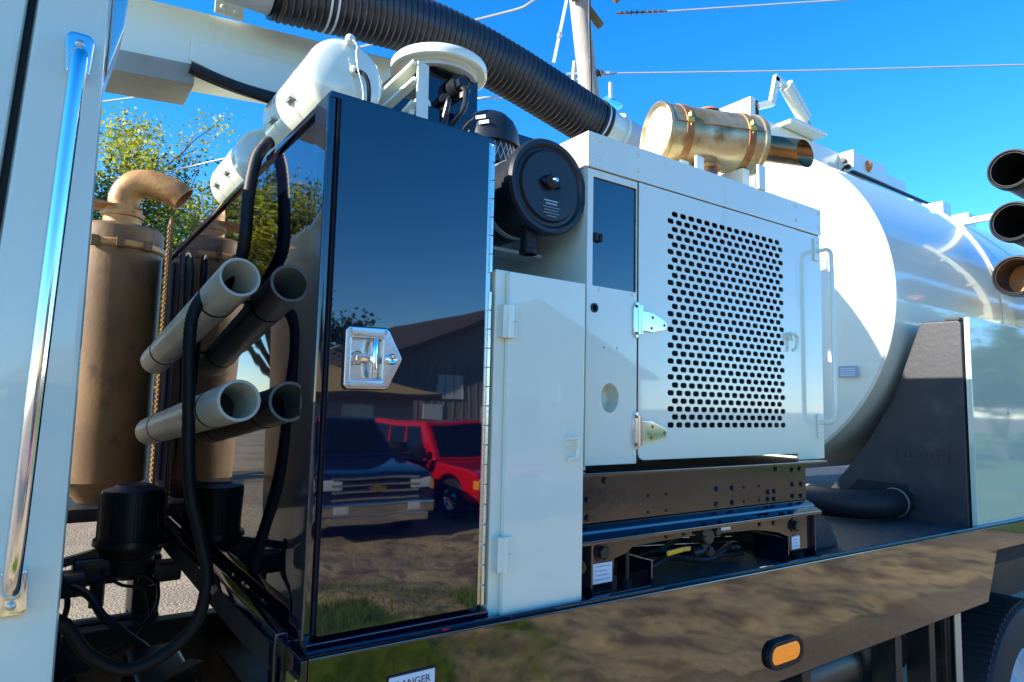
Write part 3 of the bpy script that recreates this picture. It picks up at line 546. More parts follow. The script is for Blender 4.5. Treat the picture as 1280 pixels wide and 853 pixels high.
# slotted white bracket
sb = part('slotted_bracket', merge(plate([(0.872, 2.30), (0.912, 2.30), (0.907, 2.655), (0.868, 2.662)], [], 'y', 1.74, 1.752, 0.004),
     bar((0.870, 1.75, 2.655), (0.80, 1.93, 2.56), 0.012, 0.032, (1, 0, 0)), bar((0.868, 1.752, 2.60), (0.79, 1.95, 2.50), 0.012, 0.026, (1, 0, 0)), bar((0.87, 1.752, 2.53), (0.80, 1.93, 2.40), 0.012, 0.03, (1, 0, 0)), box(0.78, 0.80, 1.88, 1.97, 2.30, 2.59, 0.003)), 'white_paint', T)
for z in (2.60, 2.50, 2.44): bolt(sb, (0.865, 1.76, z), (-1, 0, 0), 0.010, 'white_paint')
# boom pedestal, slew disc and boom
pdl = part('boom_pedestal', merge(box(1.045, 1.262, 2.02, 2.24, 2.2, 2.83, 0.012)), 'black_mirror', T, label='black gloss post carrying the boom slew disc')
part('hydraulic_motor', merge(cyl((1.155, 2.02, 2.76), (1.155, 1.965, 2.76), 0.042, 20, 0.008), cyl((1.15, 1.97, 2.76), (1.15, 1.945, 2.76), 0.024, 6, 0.003), cyl((1.11, 2.02, 2.71), (1.10, 1.98, 2.70), 0.018, 8), tube(smooth([(1.15, 1.955, 2.745), (1.155, 1.935, 2.72), (1.15, 1.94, 2.66), (1.12, 1.99, 2.60)], 6), 0.011, 10), tube(smooth([(1.11, 1.985, 2.70), (1.10, 1.96, 2.68), (1.09, 1.98, 2.60)], 6), 0.010, 10), cyl((1.155, 1.945, 2.70), (1.155, 1.945, 2.72), 0.017, 6)), 'frame_paint', pdl)
part('slew_disc', lathe([(0, 0), (0.165, 0), (0.178, 0.008), (0.180, 0.02), (0.180, 0.032), (0.174, 0.042), (0.09, 0.046), (0.09, 0.075), (0, 0.075)], (1.135, 2.10, 2.832), (0, 0, 1), 64), 'white_paint', pdl)
part('slew_ring', lathe([(0.12, 0), (0.14, 0), (0.14, -0.016), (0.12, -0.016), (0.12, 0)], (1.135, 2.10, 2.832), (0, 0, 1), 40), 'grey_white', pdl)
part('pin_lug', lathe([(0, 0), (0.028, 0), (0.03, 0.006), (0.03, 0.02), (0, 0.02)], (1.02, 1.99, 2.66), (0, 1, 0), 20), 'white_paint', pdl)
A0 = Vector((-2.2, 2.62, 2.65)); A1 = Vector((1.20, 2.62, 2.985))
bo = part('boom', bar(A0, A1, 0.20, 0.225, bev=0.012), 'white_paint', T, label='white steel box beam boom above the cab')
part('boom_foot', merge(plate([(1.03, 2.885), (1.24, 2.885), (1.24, 2.93), (1.03, 2.93)], [], 'y', 2.2, 2.75, 0.008), box(1.0, 1.23, 2.55, 2.7, 2.9, 3.02, 0.005)), 'white_paint', bo)
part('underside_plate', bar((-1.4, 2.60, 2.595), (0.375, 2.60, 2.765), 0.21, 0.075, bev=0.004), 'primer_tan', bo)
part('boom_gusset', plate([(0.36, 2.82), (0.64, 2.75), (0.80, 2.76), (1.20, 2.86), (1.20, 2.95), (0.36, 2.90)], [], 'y', 2.505, 2.53, 0.006), 'white_paint', bo)
part('cable_bundle', merge(tube(smooth([(0.36, 2.495, 2.785), (0.55, 2.485, 2.755), (0.80, 2.485, 2.77), (1.1, 2.45, 2.83)], 6), 0.022, 10), tube(smooth([(0.36, 2.47, 2.775), (0.6, 2.46, 2.735), (0.85, 2.465, 2.75), (1.1, 2.42, 2.80)], 6), 0.016, 10)), 'rubber', bo)
part('pipe_clamp_plate', plate(rrect(0.425, 0.525, 3.015, 3.40, 0.004), [], 'y', 2.485, 2.497, 0.003), 'white_paint', bo)
for x in (0.452, 0.498): bolt(bo, (x, 2.485, 3.04), s=0.0095, matname='white_paint', kind='dome')
part('boom_pipe', tube([(-2.2, 2.44, 3.10), (0.585, 2.36, 3.107)], 0.098, 40), 'grey_white', bo)
part('pipe_flange', tube([(0.585, 2.36, 3.107), (0.60, 2.36, 3.108)], 0.112, 40), 'frame_paint', bo)
# ---------------- corrugated suction hose (flexible, a thing of its own)
sh = thing('suction_hose', 'thick black corrugated suction hose running over the cabinet', 'hose', (1.4, 2.35, 2.95))
ctl = [(0.60, 2.36, 3.108), (0.804, 2.35, 3.130), (0.978, 2.35, 3.150), (1.149, 2.35, 3.162), (1.354, 2.35, 3.156), (1.565, 2.35, 3.131), (1.786, 2.35, 3.090), (2.006, 2.35, 3.042), (2.175, 2.35, 3.005)]
fine = smooth(ctl, 60); LEN = [0.0]
for a, b in zip(fine, fine[1:]): LEN.append(LEN[-1] + (b - a).length)
NRG = 62; M = NRG * 6; pts = []; j = 0
for i in range(M + 1):
    d = LEN[-1] * i / M
    while j < len(LEN) - 2 and LEN[j + 1] < d: j += 1
    t = (d - LEN[j]) / max(1e-9, LEN[j + 1] - LEN[j]); pts.append(fine[j].lerp(fine[j + 1], t))
part('hose_body', tube(pts, lambda i: 0.108 + 0.0085 * (0.5 - 0.5 * math.cos(2 * math.pi * i / 6)) ** 0.8, 44), 'hose_rubber', sh)
def ring_on(pt, dr, r, wd, matname, nm, thick=0.006):
    d = Vector(dr).normalized(); p = Vector(pt)
    return part(nm, tube([p - d * wd / 2, p + d * wd / 2], r, 44), matname, sh)
hd = (pts[-1] - pts[-14]).normalized(); e = pts[-1]
ring_on(e - hd * 0.05, hd, 0.1205, 0.018, 'rubber', 'clamp_band'); ring_on(e - hd * 0.018, hd, 0.1205, 0.018, 'rubber', 'clamp_band'); ring_on(e - hd * 0.034, hd, 0.118, 0.010, 'label_white', 'clamp_band')
ring_on(pts[40], (pts[41] - pts[39]), 0.1180, 0.008, 'label_white', 'tie_band'); ring_on(pts[46], (pts[47] - pts[45]), 0.1180, 0.008, 'label_white', 'tie_band')
part('clamp_lever', merge(bar(e + Vector((-0.02, -0.06, 0.125)), e + Vector((0.03, -0.11, 0.07)), 0.02, 0.05, (1, 0, 0.4)), ), 'blue_strap', sh)
part('lever_tip', bar(e + Vector((0.0, -0.08, 0.12)), e + Vector((-0.005, -0.08, 0.20)), 0.012, 0.015, (1, 0, 0)), 'label_white', sh)
cuff = [e, e + hd * 0.10]
part('hose_cuff', merge(tube(cuff, 0.106, 40), tube([e + hd * 0.09, e + hd * 0.105], 0.120, 40)), 'white_paint', sh)
# white elbow the hose runs into, belongs to the truck
c0 = e + hd * 0.105
el = smooth([c0, c0 + Vector((0.09, -0.01, -0.015)), c0 + Vector((0.15, -0.02, -0.06)), c0 + Vector((0.18, -0.03, -0.14)), c0 + Vector((0.19, -0.03, -0.5))], 6)
part('inlet_elbow', tube(el, 0.104, 40), 'grey_white', T, label='white inlet elbow behind the muffler')
# ---------------- muffler on top of the enclosure
mo = Vector((1.804, 1.65, 2.645)); md = Vector((0.945, -0.326, 0.02)).normalized()
mu = part('muffler', lathe([(0, 0.012), (0.10, 0.012), (0.106, 0.004), (0.112, 0.0), (0.118, 0.004), (0.118, 0.016), (0.113, 0.022), (0.113, 0.398), (0.118, 0.404), (0.118, 0.42), (0.112, 0.424), (0.10, 0.418), (0, 0.418)], mo, md, 56), 'muffler', T, label='tarnished steel muffler strapped on top of the engine enclosure')
part('end_cap', lathe([(0, -0.001), (0.07, 0.001), (0.098, 0.011)], mo, md, 48), 'muffler_cap', mu)
for t in (0.085, 0.345):
    st = part('strap', lathe([(0.1135, t - 0.015), (0.1165, t - 0.014), (0.1165, t + 0.014), (0.1135, t + 0.015)], mo, md, 48), 'burnt_strap', mu)
    side = md.cross(Vector((0, 0, 1))).normalized()
    c = mo + md * t + side * 0.113 + Vector((0, 0, 0.02))
    part('strap_bolt', merge(cyl(c - Vector((0, 0, 0.022)), c + Vector((0, 0, 0.03)), 0.005, 8), cyl(c + Vector((0, 0, 0.012)), c + Vector((0, 0, 0.022)), 0.010, 6), bar(c - md * 0.012, c + md * 0.012, 0.012, 0.02, (0, 0, 1))), 'yellow_zinc', mu)
    b0 = mo + md * t; part('strap_foot', merge(box(b0.x - 0.022, b0.x + 0.022, b0.y - 0.12, b0.y + 0.10, 2.443, 2.45), box(b0.x - 0.02, b0.x + 0.02, b0.y - 0.118, b0.y - 0.108, 2.45, 2.535), box(b0.x - 0.02, b0.x + 0.02, b0.y - 0.05, b0.y + 0.05, 2.45, 2.54)), 'white_paint', mu)
part('seam', tube([mo + md * 0.03 + side * 0.1135 + Vector((0, 0, 0.012)), mo + md * 0.39 + side * 0.1135 + Vector((0, 0, 0.012))], 0.0028, 6), 'burnt_strap', mu)
part('inlet_pipe', tube([mo + md * 0.20 + Vector((0, 0, -0.06)) + side * 0.03, mo + md * 0.20 + Vector((0, 0, -0.20)) + side * 0.03], 0.042, 24), 'rust_pipe', mu)
part('inlet_collar', lathe([(0.046, -0.112), (0.056, -0.118), (0.052, -0.13), (0.042, -0.13)], mo + md * 0.20 + side * 0.03, (0, 0, 1), 28), 'rust_pipe', mu)
part('top_port', lathe([(0.05, 0.108), (0.045, 0.117), (0.04, 0.12), (0, 0.12)], mo + md * 0.225, (0, 0, 1), 24), 'rust_pipe', mu)
tp = [mo + md * 0.418, mo + md * 0.50, mo + md * 0.62, mo + md * 0.86]
bm = tube(tp, 0.052, 32, inner=0.047)
cutn = (md * 0.52 + side * 0.85 - Vector((0, 0, 0.12))).normalized()
bmesh.ops.bisect_plane(bm, geom=bm.verts[:] + bm.edges[:] + bm.faces[:], plane_co=mo + md * 0.672, plane_no=cutn, clear_outer=True)
part('tail_pipe', bm, 'tailpipe', mu)
part('soot_lining', tube([mo + md * 0.425, mo + md * 0.575], 0.0468, 28), 'soot_and_bore_shade', mu)
# ---------------- debris tank
TY, TZ, TR, TX = 2.66, 2.268, 1.025, 3.60
dt = part('debris_tank', lathe([(0, -0.10), (0.4, -0.085), (0.75, -0.045), (0.94, -0.012), (TR - 0.012, 0.003), (TR, 0.02), (TR, 5.4), (0, 5.5)], (TX, TY, TZ), (1, 0, 0), 128), 'tank_paint', T, label='big round white debris tank behind the engine enclosure')
part('highlight_band', lathe([(TR + 0.001, 1.45), (TR + 0.012, 1.455), (TR + 0.012, 1.53), (TR + 0.001, 1.535)], (TX, TY, TZ), (1, 0, 0), 128), 'tank_paint', dt)  # raised band added where the shell shows just a curved highlight
pq = part('tank_placard', box(TX - 0.042, TX - 0.036, 1.82, 1.92, 1.82, 1.88), 'label_grey', dt)
for k in range(4): part('print_line', box(TX - 0.0435, TX - 0.042, 1.83, 1.91, 1.828 + k * 0.012, 1.833 + k * 0.012), 'label_white', dt)
# top housing with black gasket, actuator and amber lamp
part('tank_housing', merge(box(3.611, 5.6, 2.428, 3.6, 2.75, 3.49, 0.006)), 'tank_paint', dt)
part('gasket', box(3.568, 3.611, 2.422, 3.599, 2.96, 3.588, 0.002), 'rubber', dt)
part('cover_plate', box(3.514, 3.568, 2.418, 3.599, 2.972, 3.594, 0.004), 'white_paint', dt)
part('shelf', plate([(3.86, 3.495), (4.25, 3.495), (4.26, 3.515), (4.2, 3.522), (3.86, 3.522)], [], 'y', 2.33, 2.477, 0.004), 'white_paint', dt)
part('lock_arm', merge(bar((3.587, 2.416, 3.545), (3.697, 2.379, 3.588), 0.025, 0.042), bar((3.684, 2.379, 3.582), (3.739, 2.379, 3.771), 0.025, 0.042, (1, 0, 0)), bar((3.721, 2.379, 3.765), (3.855, 2.379, 3.741), 0.025, 0.04)), 'white_paint', dt)
for d in (Vector((0.0, 0, 0)), Vector((-0.067, -0.025, -0.055))):
    part('actuator_tube', tube([Vector((3.861, 2.379, 3.765)) + d, Vector((4.081, 2.379, 3.6)) + d], 0.036, 20, inner=0.027), 'white_paint', dt)
part('actuator_rod', merge(tube([(3.904, 2.367, 3.71), (4.111, 2.367, 3.533)], 0.012, 10), tube([(3.806, 2.367, 3.704), (3.904, 2.367, 3.741)], 0.016, 10)), 'zinc', dt)
part('lamp_box', merge(box(4.575, 5.075, 2.33, 2.355, 3.338, 3.472, 0.004), box(4.563, 4.577, 2.318, 2.428, 3.326, 3.478, 0.003), box(4.577, 5.075, 2.355, 2.44, 3.46, 3.472, 0)), 'tank_paint', dt)
part('amber_lamp', lathe([(0, -0.027), (0.024, -0.023), (0.039, -0.01), (0.044, 0)], (4.795, 2.33, 3.409), (0, 1, 0), 24), 'amber_dull', dt)
part('lamp_wiring', merge(cyl((4.538, 2.355, 3.362), (4.563, 2.355, 3.362), 0.022, 10), cyl((4.532, 2.379, 3.411), (4.563, 2.379, 3.411), 0.018, 10), tube(smooth([(4.538, 2.355, 3.362), (4.514, 2.367, 3.338), (4.526, 2.391, 3.301)], 5), 0.007, 8)), 'frame_paint', dt)
part('drip_strip', bar((4.538, 2.318, 3.311), (5.795, 2.318, 3.311), 0.024, 0.014), 'rubber', dt)
for x in (5.3, 5.75): part('tank_lug', box(x, x + 0.14, 2.05, 2.2, 3.08, 3.19, 0.006), 'white_paint', dt)
# ---------------- black moulded tank and white side panel
pt_ = part('moulded_tank', plate([(1.385, 1.065), (2.02, 1.075), (2.09, 1.19), (1.90, 1.42), (1.72, 1.72), (1.585, 2.085), (1.565, 2.108), (1.40, 2.104), (1.385, 2.09)], [], 'x', 3.735, 4.3, 0.014), 'poly_black', T, label='tapered black moulded tank against the white side panel')
part('filler_cap', box(3.76, 3.84, 1.40, 1.47, 2.104, 2.122, 0.005), 'rubber', pt_)
part('nameplate', plate(rrect(1.46, 1.72, 1.385, 1.455, 0.006), [rrect(1.466, 1.714, 1.391, 1.449, 0.005)], 'x', 3.731, 3.736), 'poly_black', pt_)
for k in range(8): part('nameplate_relief', box(3.732, 3.736, 1.487 + k * 0.026, 1.505 + k * 0.026, 1.405, 1.435), 'poly_black', pt_)
part('recess_shade', plate([(1.66, 1.07), (1.98, 1.07), (1.98, 1.20), (1.92, 1.265), (1.66, 1.265)], [], 'x', 3.728, 3.736, 0.003), 'dark_void', pt_)  # flat black plate paints the shade of a recess around the hose
sp = part('side_panel', plate(rrect(3.745, 8.0, 1.088, 2.118, 0.012), [], 'y', 1.352, 1.378, 0.004), 'panel_paint', T, label='glossy white side panel behind the black moulded tank')
for x in (4.19, 5.0):
    for z in (2.04, 1.645, 1.255): bolt(sp, (x, 1.352, z), s=0.008, matname='grey_white', kind='dome')
part('panel_shelf', box(4.32, 8.0, 1.378, 2.0, 2.09, 2.11), 'tank_paint', sp)
fh = thing('drain_hose', 'short fat black rubber hose lying on the deck', 'hose', (3.5, 1.7, 1.08))
part('hose_body', tube(smooth([(3.40, 2.06, 1.175), (3.36, 1.92, 1.172), (3.38, 1.80, 1.172), (3.46, 1.72, 1.172), (3.60, 1.70, 1.172), (3.74, 1.70, 1.172)], 8), 0.072, 24), 'rubber', fh)
part('hose_clamp', tube([(3.655, 1.70, 1.172), (3.672, 1.70, 1.172)], 0.0745, 28), 'zinc', fh)
part('hose_clamp', tube([(3.38, 1.99, 1.174), (3.384, 2.01, 1.1745)], 0.0745, 28), 'zinc', fh)
part('pipe_end', tube([(3.40, 2.03, 1.175), (3.42, 2.30, 1.178)], 0.066, 24), 'grey_white', fh)
part('cross_pipe', merge(box(2.60, 3.4, 2.08, 2.2, 1.14, 1.22, 0.006), box(2.7, 2.74, 1.95, 2.2, 1.07, 1.42, 0.004)), 'grey_white', T)
# ---------------- suction pipes stored in a rack along the tank
rk = part('pipe_rack', merge(bar((5.30, 1.475, 2.2), (5.30, 1.475, 3.12), 0.05, 0.02, (1, 0, 0)), bar((5.30, 1.48, 2.25), (5.30, 1.66, 2.25), 0.04, 0.04), bar((5.30, 1.48, 3.0), (5.30, 1.95, 3.0), 0.04, 0.04)), 'white_paint', dt)
for z, lab, inn in ((3.03, 'black suction pipe at the top of the tank rack', 'soot_and_bore_shade'), (2.725, 'black suction pipe in the middle of the tank rack', 'soot_and_bore_shade'), (2.415, 'black suction pipe at the bottom of the rack, amber inside', 'amber_dull')):
    th = thing('suction_pipe', lab, 'pipe', (4.42, 1.36, z - 0.11), 'suction pipes stored along the tank')
    part('pipe_body', tube([(4.42, 1.36, z), (6.6, 1.36, z)], 0.102, 40, inner=0.095), 'plastic_black', th)
    part('end_collar', lathe([(0.096, 0.03), (0.096, 0.0), (0.104, -0.012), (0.112, -0.01), (0.115, 0.0), (0.115, 0.055), (0.108, 0.06), (0.102, 0.06)], (4.42, 1.36, z), (1, 0, 0), 44), 'rubber', th)
    part('bore_fill', tube([(4.95, 1.36, z), (6.5, 1.36, z)], 0.0945, 36, cap=True) if inn == 'soot_and_bore_shade' else tube([(4.62, 1.36, z), (6.5, 1.36, z)], 0.0945, 36), inn, th)  # solid fills; the black ones put the bore's shade into colour
    part('cradle', box(5.28, 5.32, 1.27, 1.49, z - 0.125, z - 0.104), 'white_paint', th)
# ---------------- between cab and cabinet
rc = part('exhaust_canister', lathe([(0, 0), (0.10, 0), (0.17, 0.08), (0.19, 0.10), (0.19, 1.20), (0.195, 1.205), (0.195, 1.24), (0.19, 1.245), (0.19, 1.31), (0.175, 1.325), (0.10, 1.335), (0, 1.335)], (0.293, 3.78, 1.13), (0, 0, 1), 48), 'rust', T, label='tall rusty exhaust canister standing behind the cab')
part('clamp_ring', lathe([(0.1955, 1.205), (0.203, 1.212), (0.203, 1.233), (0.1955, 1.24)], (0.293, 3.78, 1.13), (0, 0, 1), 48), 'rust_pipe', rc)
for a in (235, 265, 300): part('clamp_lug', bar((0.293 + 0.205 * math.cos(rad(a)), 3.78 + 0.205 * math.sin(rad(a)), 2.33), (0.293 + 0.205 * math.cos(rad(a)), 3.78 + 0.205 * math.sin(rad(a)), 2.375), 0.035, 0.03, (1, 0, 0)), 'rust', rc)
part('neck', lathe([(0.085, 0), (0.085, 0.05), (0.095, 0.055), (0.095, 0.075), (0.085, 0.08), (0.085, 0.10)], (0.293, 3.78, 2.46), (0, 0, 1), 32), 'rust_pipe', rc)
part('neck_flange', box(0.12, 0.36, 3.70, 3.86, 2.553, 2.565, 0.003), 'rust_pipe', rc)
part('exhaust_elbow', tube(smooth([(0.293, 3.78, 2.55), (0.293, 3.78, 2.61), (0.315, 3.77, 2.665), (0.36, 3.75, 2.695), (0.43, 3.72, 2.69), (0.51, 3.69, 2.66), (0.545, 3.68, 2.635)], 8), 0.070, 32, inner=0.064), 'rust_pipe', rc)
part('canister_stand', merge(box(0.08, 0.5, 3.6, 3.95, 1.06, 1.12, 0.006), box(0.1, 0.16, 3.62, 3.68, 0.6, 1.06), box(0.42, 0.48, 3.62, 3.68, 0.6, 1.06)), 'frame_paint', rc)
part('perforated_strip', merge(*[box(0.452, 0.457, 3.40, 3.455, 1.12 + k * 0.022, 1.133 + k * 0.022) for k in range(60)], box(0.457, 0.470, 3.395, 3.46, 1.1, 2.46)), 'rust', T)
ad = part('air_dryer', lathe([(0, 0.205), (0.06, 0.205), (0.075, 0.195), (0.108, 0.185), (0.114, 0.17), (0.114, 0.0), (0.122, -0.002), (0.124, -0.02), (0.114, -0.03), (0.108, -0.06), (0.085, -0.07), (0.08, -0.13), (0.05, -0.15), (0, -0.15)], (0.345, 3.0, 1.085), (0, 0, 1), 32), 'plastic_black', T, label='black air dryer canister between cab and cabinet')
for a in range(0, 360, 45): part('flute', bar((0.345 + 0.113 * math.cos(rad(a)), 3.0 + 0.113 * math.sin(rad(a)), 1.09), (0.345 + 0.111 * math.cos(rad(a)), 3.0 + 0.111 * math.sin(rad(a)), 1.26), 0.012, 0.010, (math.cos(rad(a)), math.sin(rad(a)), 0), bev=0.003), 'plastic_black', ad)
part('ring', lathe([(0.115, 0), (0.128, 0.002), (0.130, -0.018), (0.116, -0.02)], (0.345, 3.0, 1.085), (0, 0, 1), 32), 'frame_paint', ad)
part('valve_block', merge(box(0.16, 0.30, 2.95, 3.05, 0.93, 1.03, 0.01), cyl((0.24, 2.93, 0.86), (0.24, 2.93, 0.95), 0.025, 12), box(0.42, 0.52, 2.92, 3.02, 0.92, 0.99, 0.01), box(0.08, 0.2, 2.85, 2.95, 0.92, 1.0, 0.01), bar((0.05, 2.98, 1.0), (0.3, 2.98, 1.06), 0.03, 0.03)), 'frame_paint', ad)
for pp, rr in (([(0.12, 2.9, 0.97), (0.2, 2.75, 0.95), (0.24, 2.65, 0.90), (0.31, 2.6, 0.84), (0.39, 2.58, 0.75), (0.40, 2.55, 0.55)], 0.014), ([(0.40, 2.95, 0.95), (0.43, 2.85, 0.92), (0.40, 2.75, 0.85), (0.30, 2.7, 0.8), (0.18, 2.65, 0.78)], 0.007), ([(0.25, 2.92, 0.98), (0.30, 2.8, 0.96), (0.37, 2.78, 0.93), (0.38, 2.78, 0.80), (0.25, 2.7, 0.74), (0.1, 2.6, 0.72)], 0.006), ([(0.10, 2.8, 1.06), (0.14, 2.7, 0.95), (0.12, 2.6, 0.85), (0.2, 2.5, 0.78)], 0.009)):
    part('air_line', tube(smooth(pp, 7), rr, 8), 'rubber', ad)
part('relay_valve', merge(box(0.37, 0.47, 3.06, 3.2, 0.76, 1.0, 0.012), cyl((0.42, 3.05, 0.93), (0.42, 3.0, 0.93), 0.04, 16, 0.006), cyl((0.42, 3.13, 1.0), (0.42, 3.13, 1.06), 0.03, 12)), 'frame_paint', T)
part('side_step', box(0.06, 0.47, 3.62, 3.68, 0.30, 0.62, 0.01), 'frame_paint', T)
bolt(T, (0.44, 2.05, 1.10), (0, -1, 0), 0.013, 'stainless')
part('cross_brace', bar((0.10, 2.0, 0.80), (0.47, 2.3, 0.80), 0.05, 0.05), 'frame_paint', T)
part('cross_brace', box(0.12, 0.47, 3.04, 3.10, 0.56, 0.78, 0.01), 'frame_paint', T)
# PVC storage tubes (held on straps)
for a, b, lab in (((0.425, 1.86, 1.955), (0.385, 3.0, 1.775), 'grey plastic storage tube at the top beside the cabinet'), ((0.428, 1.80, 1.626), (0.385, 3.0, 1.495), 'lower grey plastic storage tube beside the cabinet')):
    a = Vector(a); b = Vector(b); d = (b - a).normalized(); th = thing('storage_tube', lab, 'tube', b - Vector((0, 0, 0.06)), 'plastic storage tubes beside the cabinet')
    part('tube_body', tube([a, b], 0.054, 40, inner=0.0465), 'pvc', th)
    for t in (0.22, 0.95): part('strap', tube([a + d * t, a + d * (t + 0.012)], 0.0555, 40), 'rubber', th)
    for t in (0.226, 0.957): part('strap_tab', bar(a + d * t + Vector((0.05, 0, 0)), Vector((0.489, (a + d * t).y, (a + d * t).z)), 0.02, 0.01), 'rubber', th)
# loose hoses
cp = smooth([(0.492, 1.90, 2.36), (0.478, 1.895, 2.345), (0.457, 1.90, 2.30), (0.444, 1.90, 2.20), (0.44, 1.90, 2.06), (0.445, 1.98, 2.0), (0.44, 2.08, 1.965), (0.395, 2.08, 1.945), (0.356, 2.06, 1.885), (0.344, 2.05, 1.80), (0.353, 2.05, 1.62), (0.369, 2.05, 1.40), (0.405, 2.05, 1.247), (0.43, 2.05, 1.14), (0.416, 2.05, 1.03), (0.354, 2.05, 0.955), (0.252, 2.05, 0.92), (0.159, 2.05, 0.975), (0.10, 2.05, 1.06), (0.0, 2.0, 1.12)], 14)
o = part('conduit_hose', tube(cp, lambda i: 0.0165 + (0.0012 if i % 2 else 0), 14), 'rubber'); tag(o, 'long black ribbed conduit hose looping down behind the cab', 'hose')
o = part('cable_loop', tube(smooth([(0.463, 2.9, 1.40), (0.464, 2.9, 1.7), (0.46, 2.9, 1.95), (0.452, 2.9, 2.14), (0.46, 2.9, 2.20), (0.472, 2.88, 2.18), (0.474, 2.86, 2.05), (0.47, 2.85, 1.86)], 8), 0.007, 8), 'rubber'); tag(o, 'thin black cable loop hanging on the cabinet side', 'cable')
# ------------------------------------------------------------------ utility pole and wires
up = thing('utility_pole', 'leaning grey wooden utility pole with crossarm behind the truck', 'pole', (7.30, 6.89, G))
PB = Vector((7.30, 6.89, G)); PT = Vector((6.30, 7.78, 10.6)); pdir = (PT - PB).normalized()
def onpole(z): return PB + (PT - PB) * ((z - G) / (PT.z - G))
part('shaft', tube([PB + (PT - PB) * k / 12 for k in range(13)], lambda i: 0.19 - 0.005 * i, 20), 'wood_pole', up)
rgt = Vector((0.7466, -0.665, 0)); fwd = Vector((0.665, 0.7466, 0))
c = onpole(8.05); part('crossarm', bar(c + rgt * 0.10 - fwd * 0.2 + Vector((0, 0, 0.45)), c + rgt * 0.62 - fwd * 0.25 + Vector((0, 0, -0.20)), 0.12, 0.12), 'timber', up)
part('crossarm', bar(c + rgt * 0.05 + fwd * 0.25 + Vector((0, 0, 0.12)), c + rgt * 0.36 + fwd * 0.3 + Vector((0, 0, -0.30)), 0.10, 0.10), 'timber', up)
part('brace', bar(c - rgt * 0.12 - fwd * 0.2 + Vector((0, 0, 0.55)), c - rgt * 0.05 - fwd * 0.2 + Vector((0, 0, -0.15)), 0.08, 0.10), 'timber', up)
c2 = Vector((6.84, 7.30, 6.80)); pp = onpole(6.80)
part('bolt_bracket', merge(bar(pp - rgt * 0.32, pp + rgt * 0.42 + Vector((0, 0, 0.0)), 0.05, 0.04), tube([pp - rgt * 0.22 + Vector((0, 0, -0.2)), pp - rgt * 0.2 + Vector((0, 0, 0.2))], 0.03, 8)), 'zinc', up)
part('insulator', lathe([(0.03, 0), (0.075, 0.02), (0.04, 0.05), (0.075, 0.08), (0.03, 0.11)], c2 - rgt * 0.12, rgt, 16), 'porcelain', up)
ws = Vector((6.97, 7.17, 7.77))
for k in range(8): part('insulator', lathe([(0.02, 0), (0.05, 0.012), (0.02, 0.03)], ws + rgt * (0.05 + 0.085 * k), rgt, 12), 'porcelain', up)
part('string_rod', tube([ws, ws + rgt * 0.78], 0.016, 8), 'porcelain', up)
part('riser_cable', tube([onpole(6.2) - fwd * 0.22 + rgt * 0.0, onpole(7.4) - fwd * 0.22 + rgt * 0.10, onpole(9.5) - fwd * 0.25 + rgt * 0.32], 0.022, 8), 'rubber', up)
part('guy_strap', bar(onpole(7.0) - rgt * 0.50, onpole(8.25) - rgt * 0.12, 0.03, 0.045), 'label_white', up)
part('guy_clamp', lathe([(0.03, -0.05), (0.045, 0), (0.03, 0.05)], onpole(7.45) - rgt * 0.36, (0.3, 0, 1), 10), 'zinc', up)
def wire(pts, r, lab):
    o = part('overhead_wire', tube(smooth(pts, 10), r, 6), 'wire'); tag(o, lab, 'wire', 'overhead wires'); return o
a = c2; d = Vector((11.5, 3.3, 6.79)) - a
wire([a, a + d * 0.5 + Vector((0, 0, -0.02)), a + d, a + d * 2 + Vector((0, 0, 0.05)), a + d * 5 + Vector((0, 0, 0.6))], 0.013, 'overhead wire tied to the pole bracket, running over the tank')
a = ws + rgt * 0.75; d = Vector((9.0, 5.2, 7.77)) - ws
wire([a, a + d, a + d * 3, a + d * 8 + Vector((0, 0, 0.5))], 0.014, 'overhead wire strung from the row of insulators near the pole top')
wire([onpole(8.6), (6.0, 8.0, 8.04), (5.46, 9.03, 7.98), (2.16, 14.1, 7.85), (0.79, 15.98, 7.8), (-6, 25, 8.1)], 0.018, 'upper overhead wire leaving the pole above the white boom')
wire([onpole(6.75), (5.72, 8.36, 6.47), (5.0, 8.9, 6.35), (3.05, 15.5, 6.95), (0.97, 17, 6.45), (-5, 21.4, 5.9)], 0.018, 'lower overhead wire running past the yellow green tree')
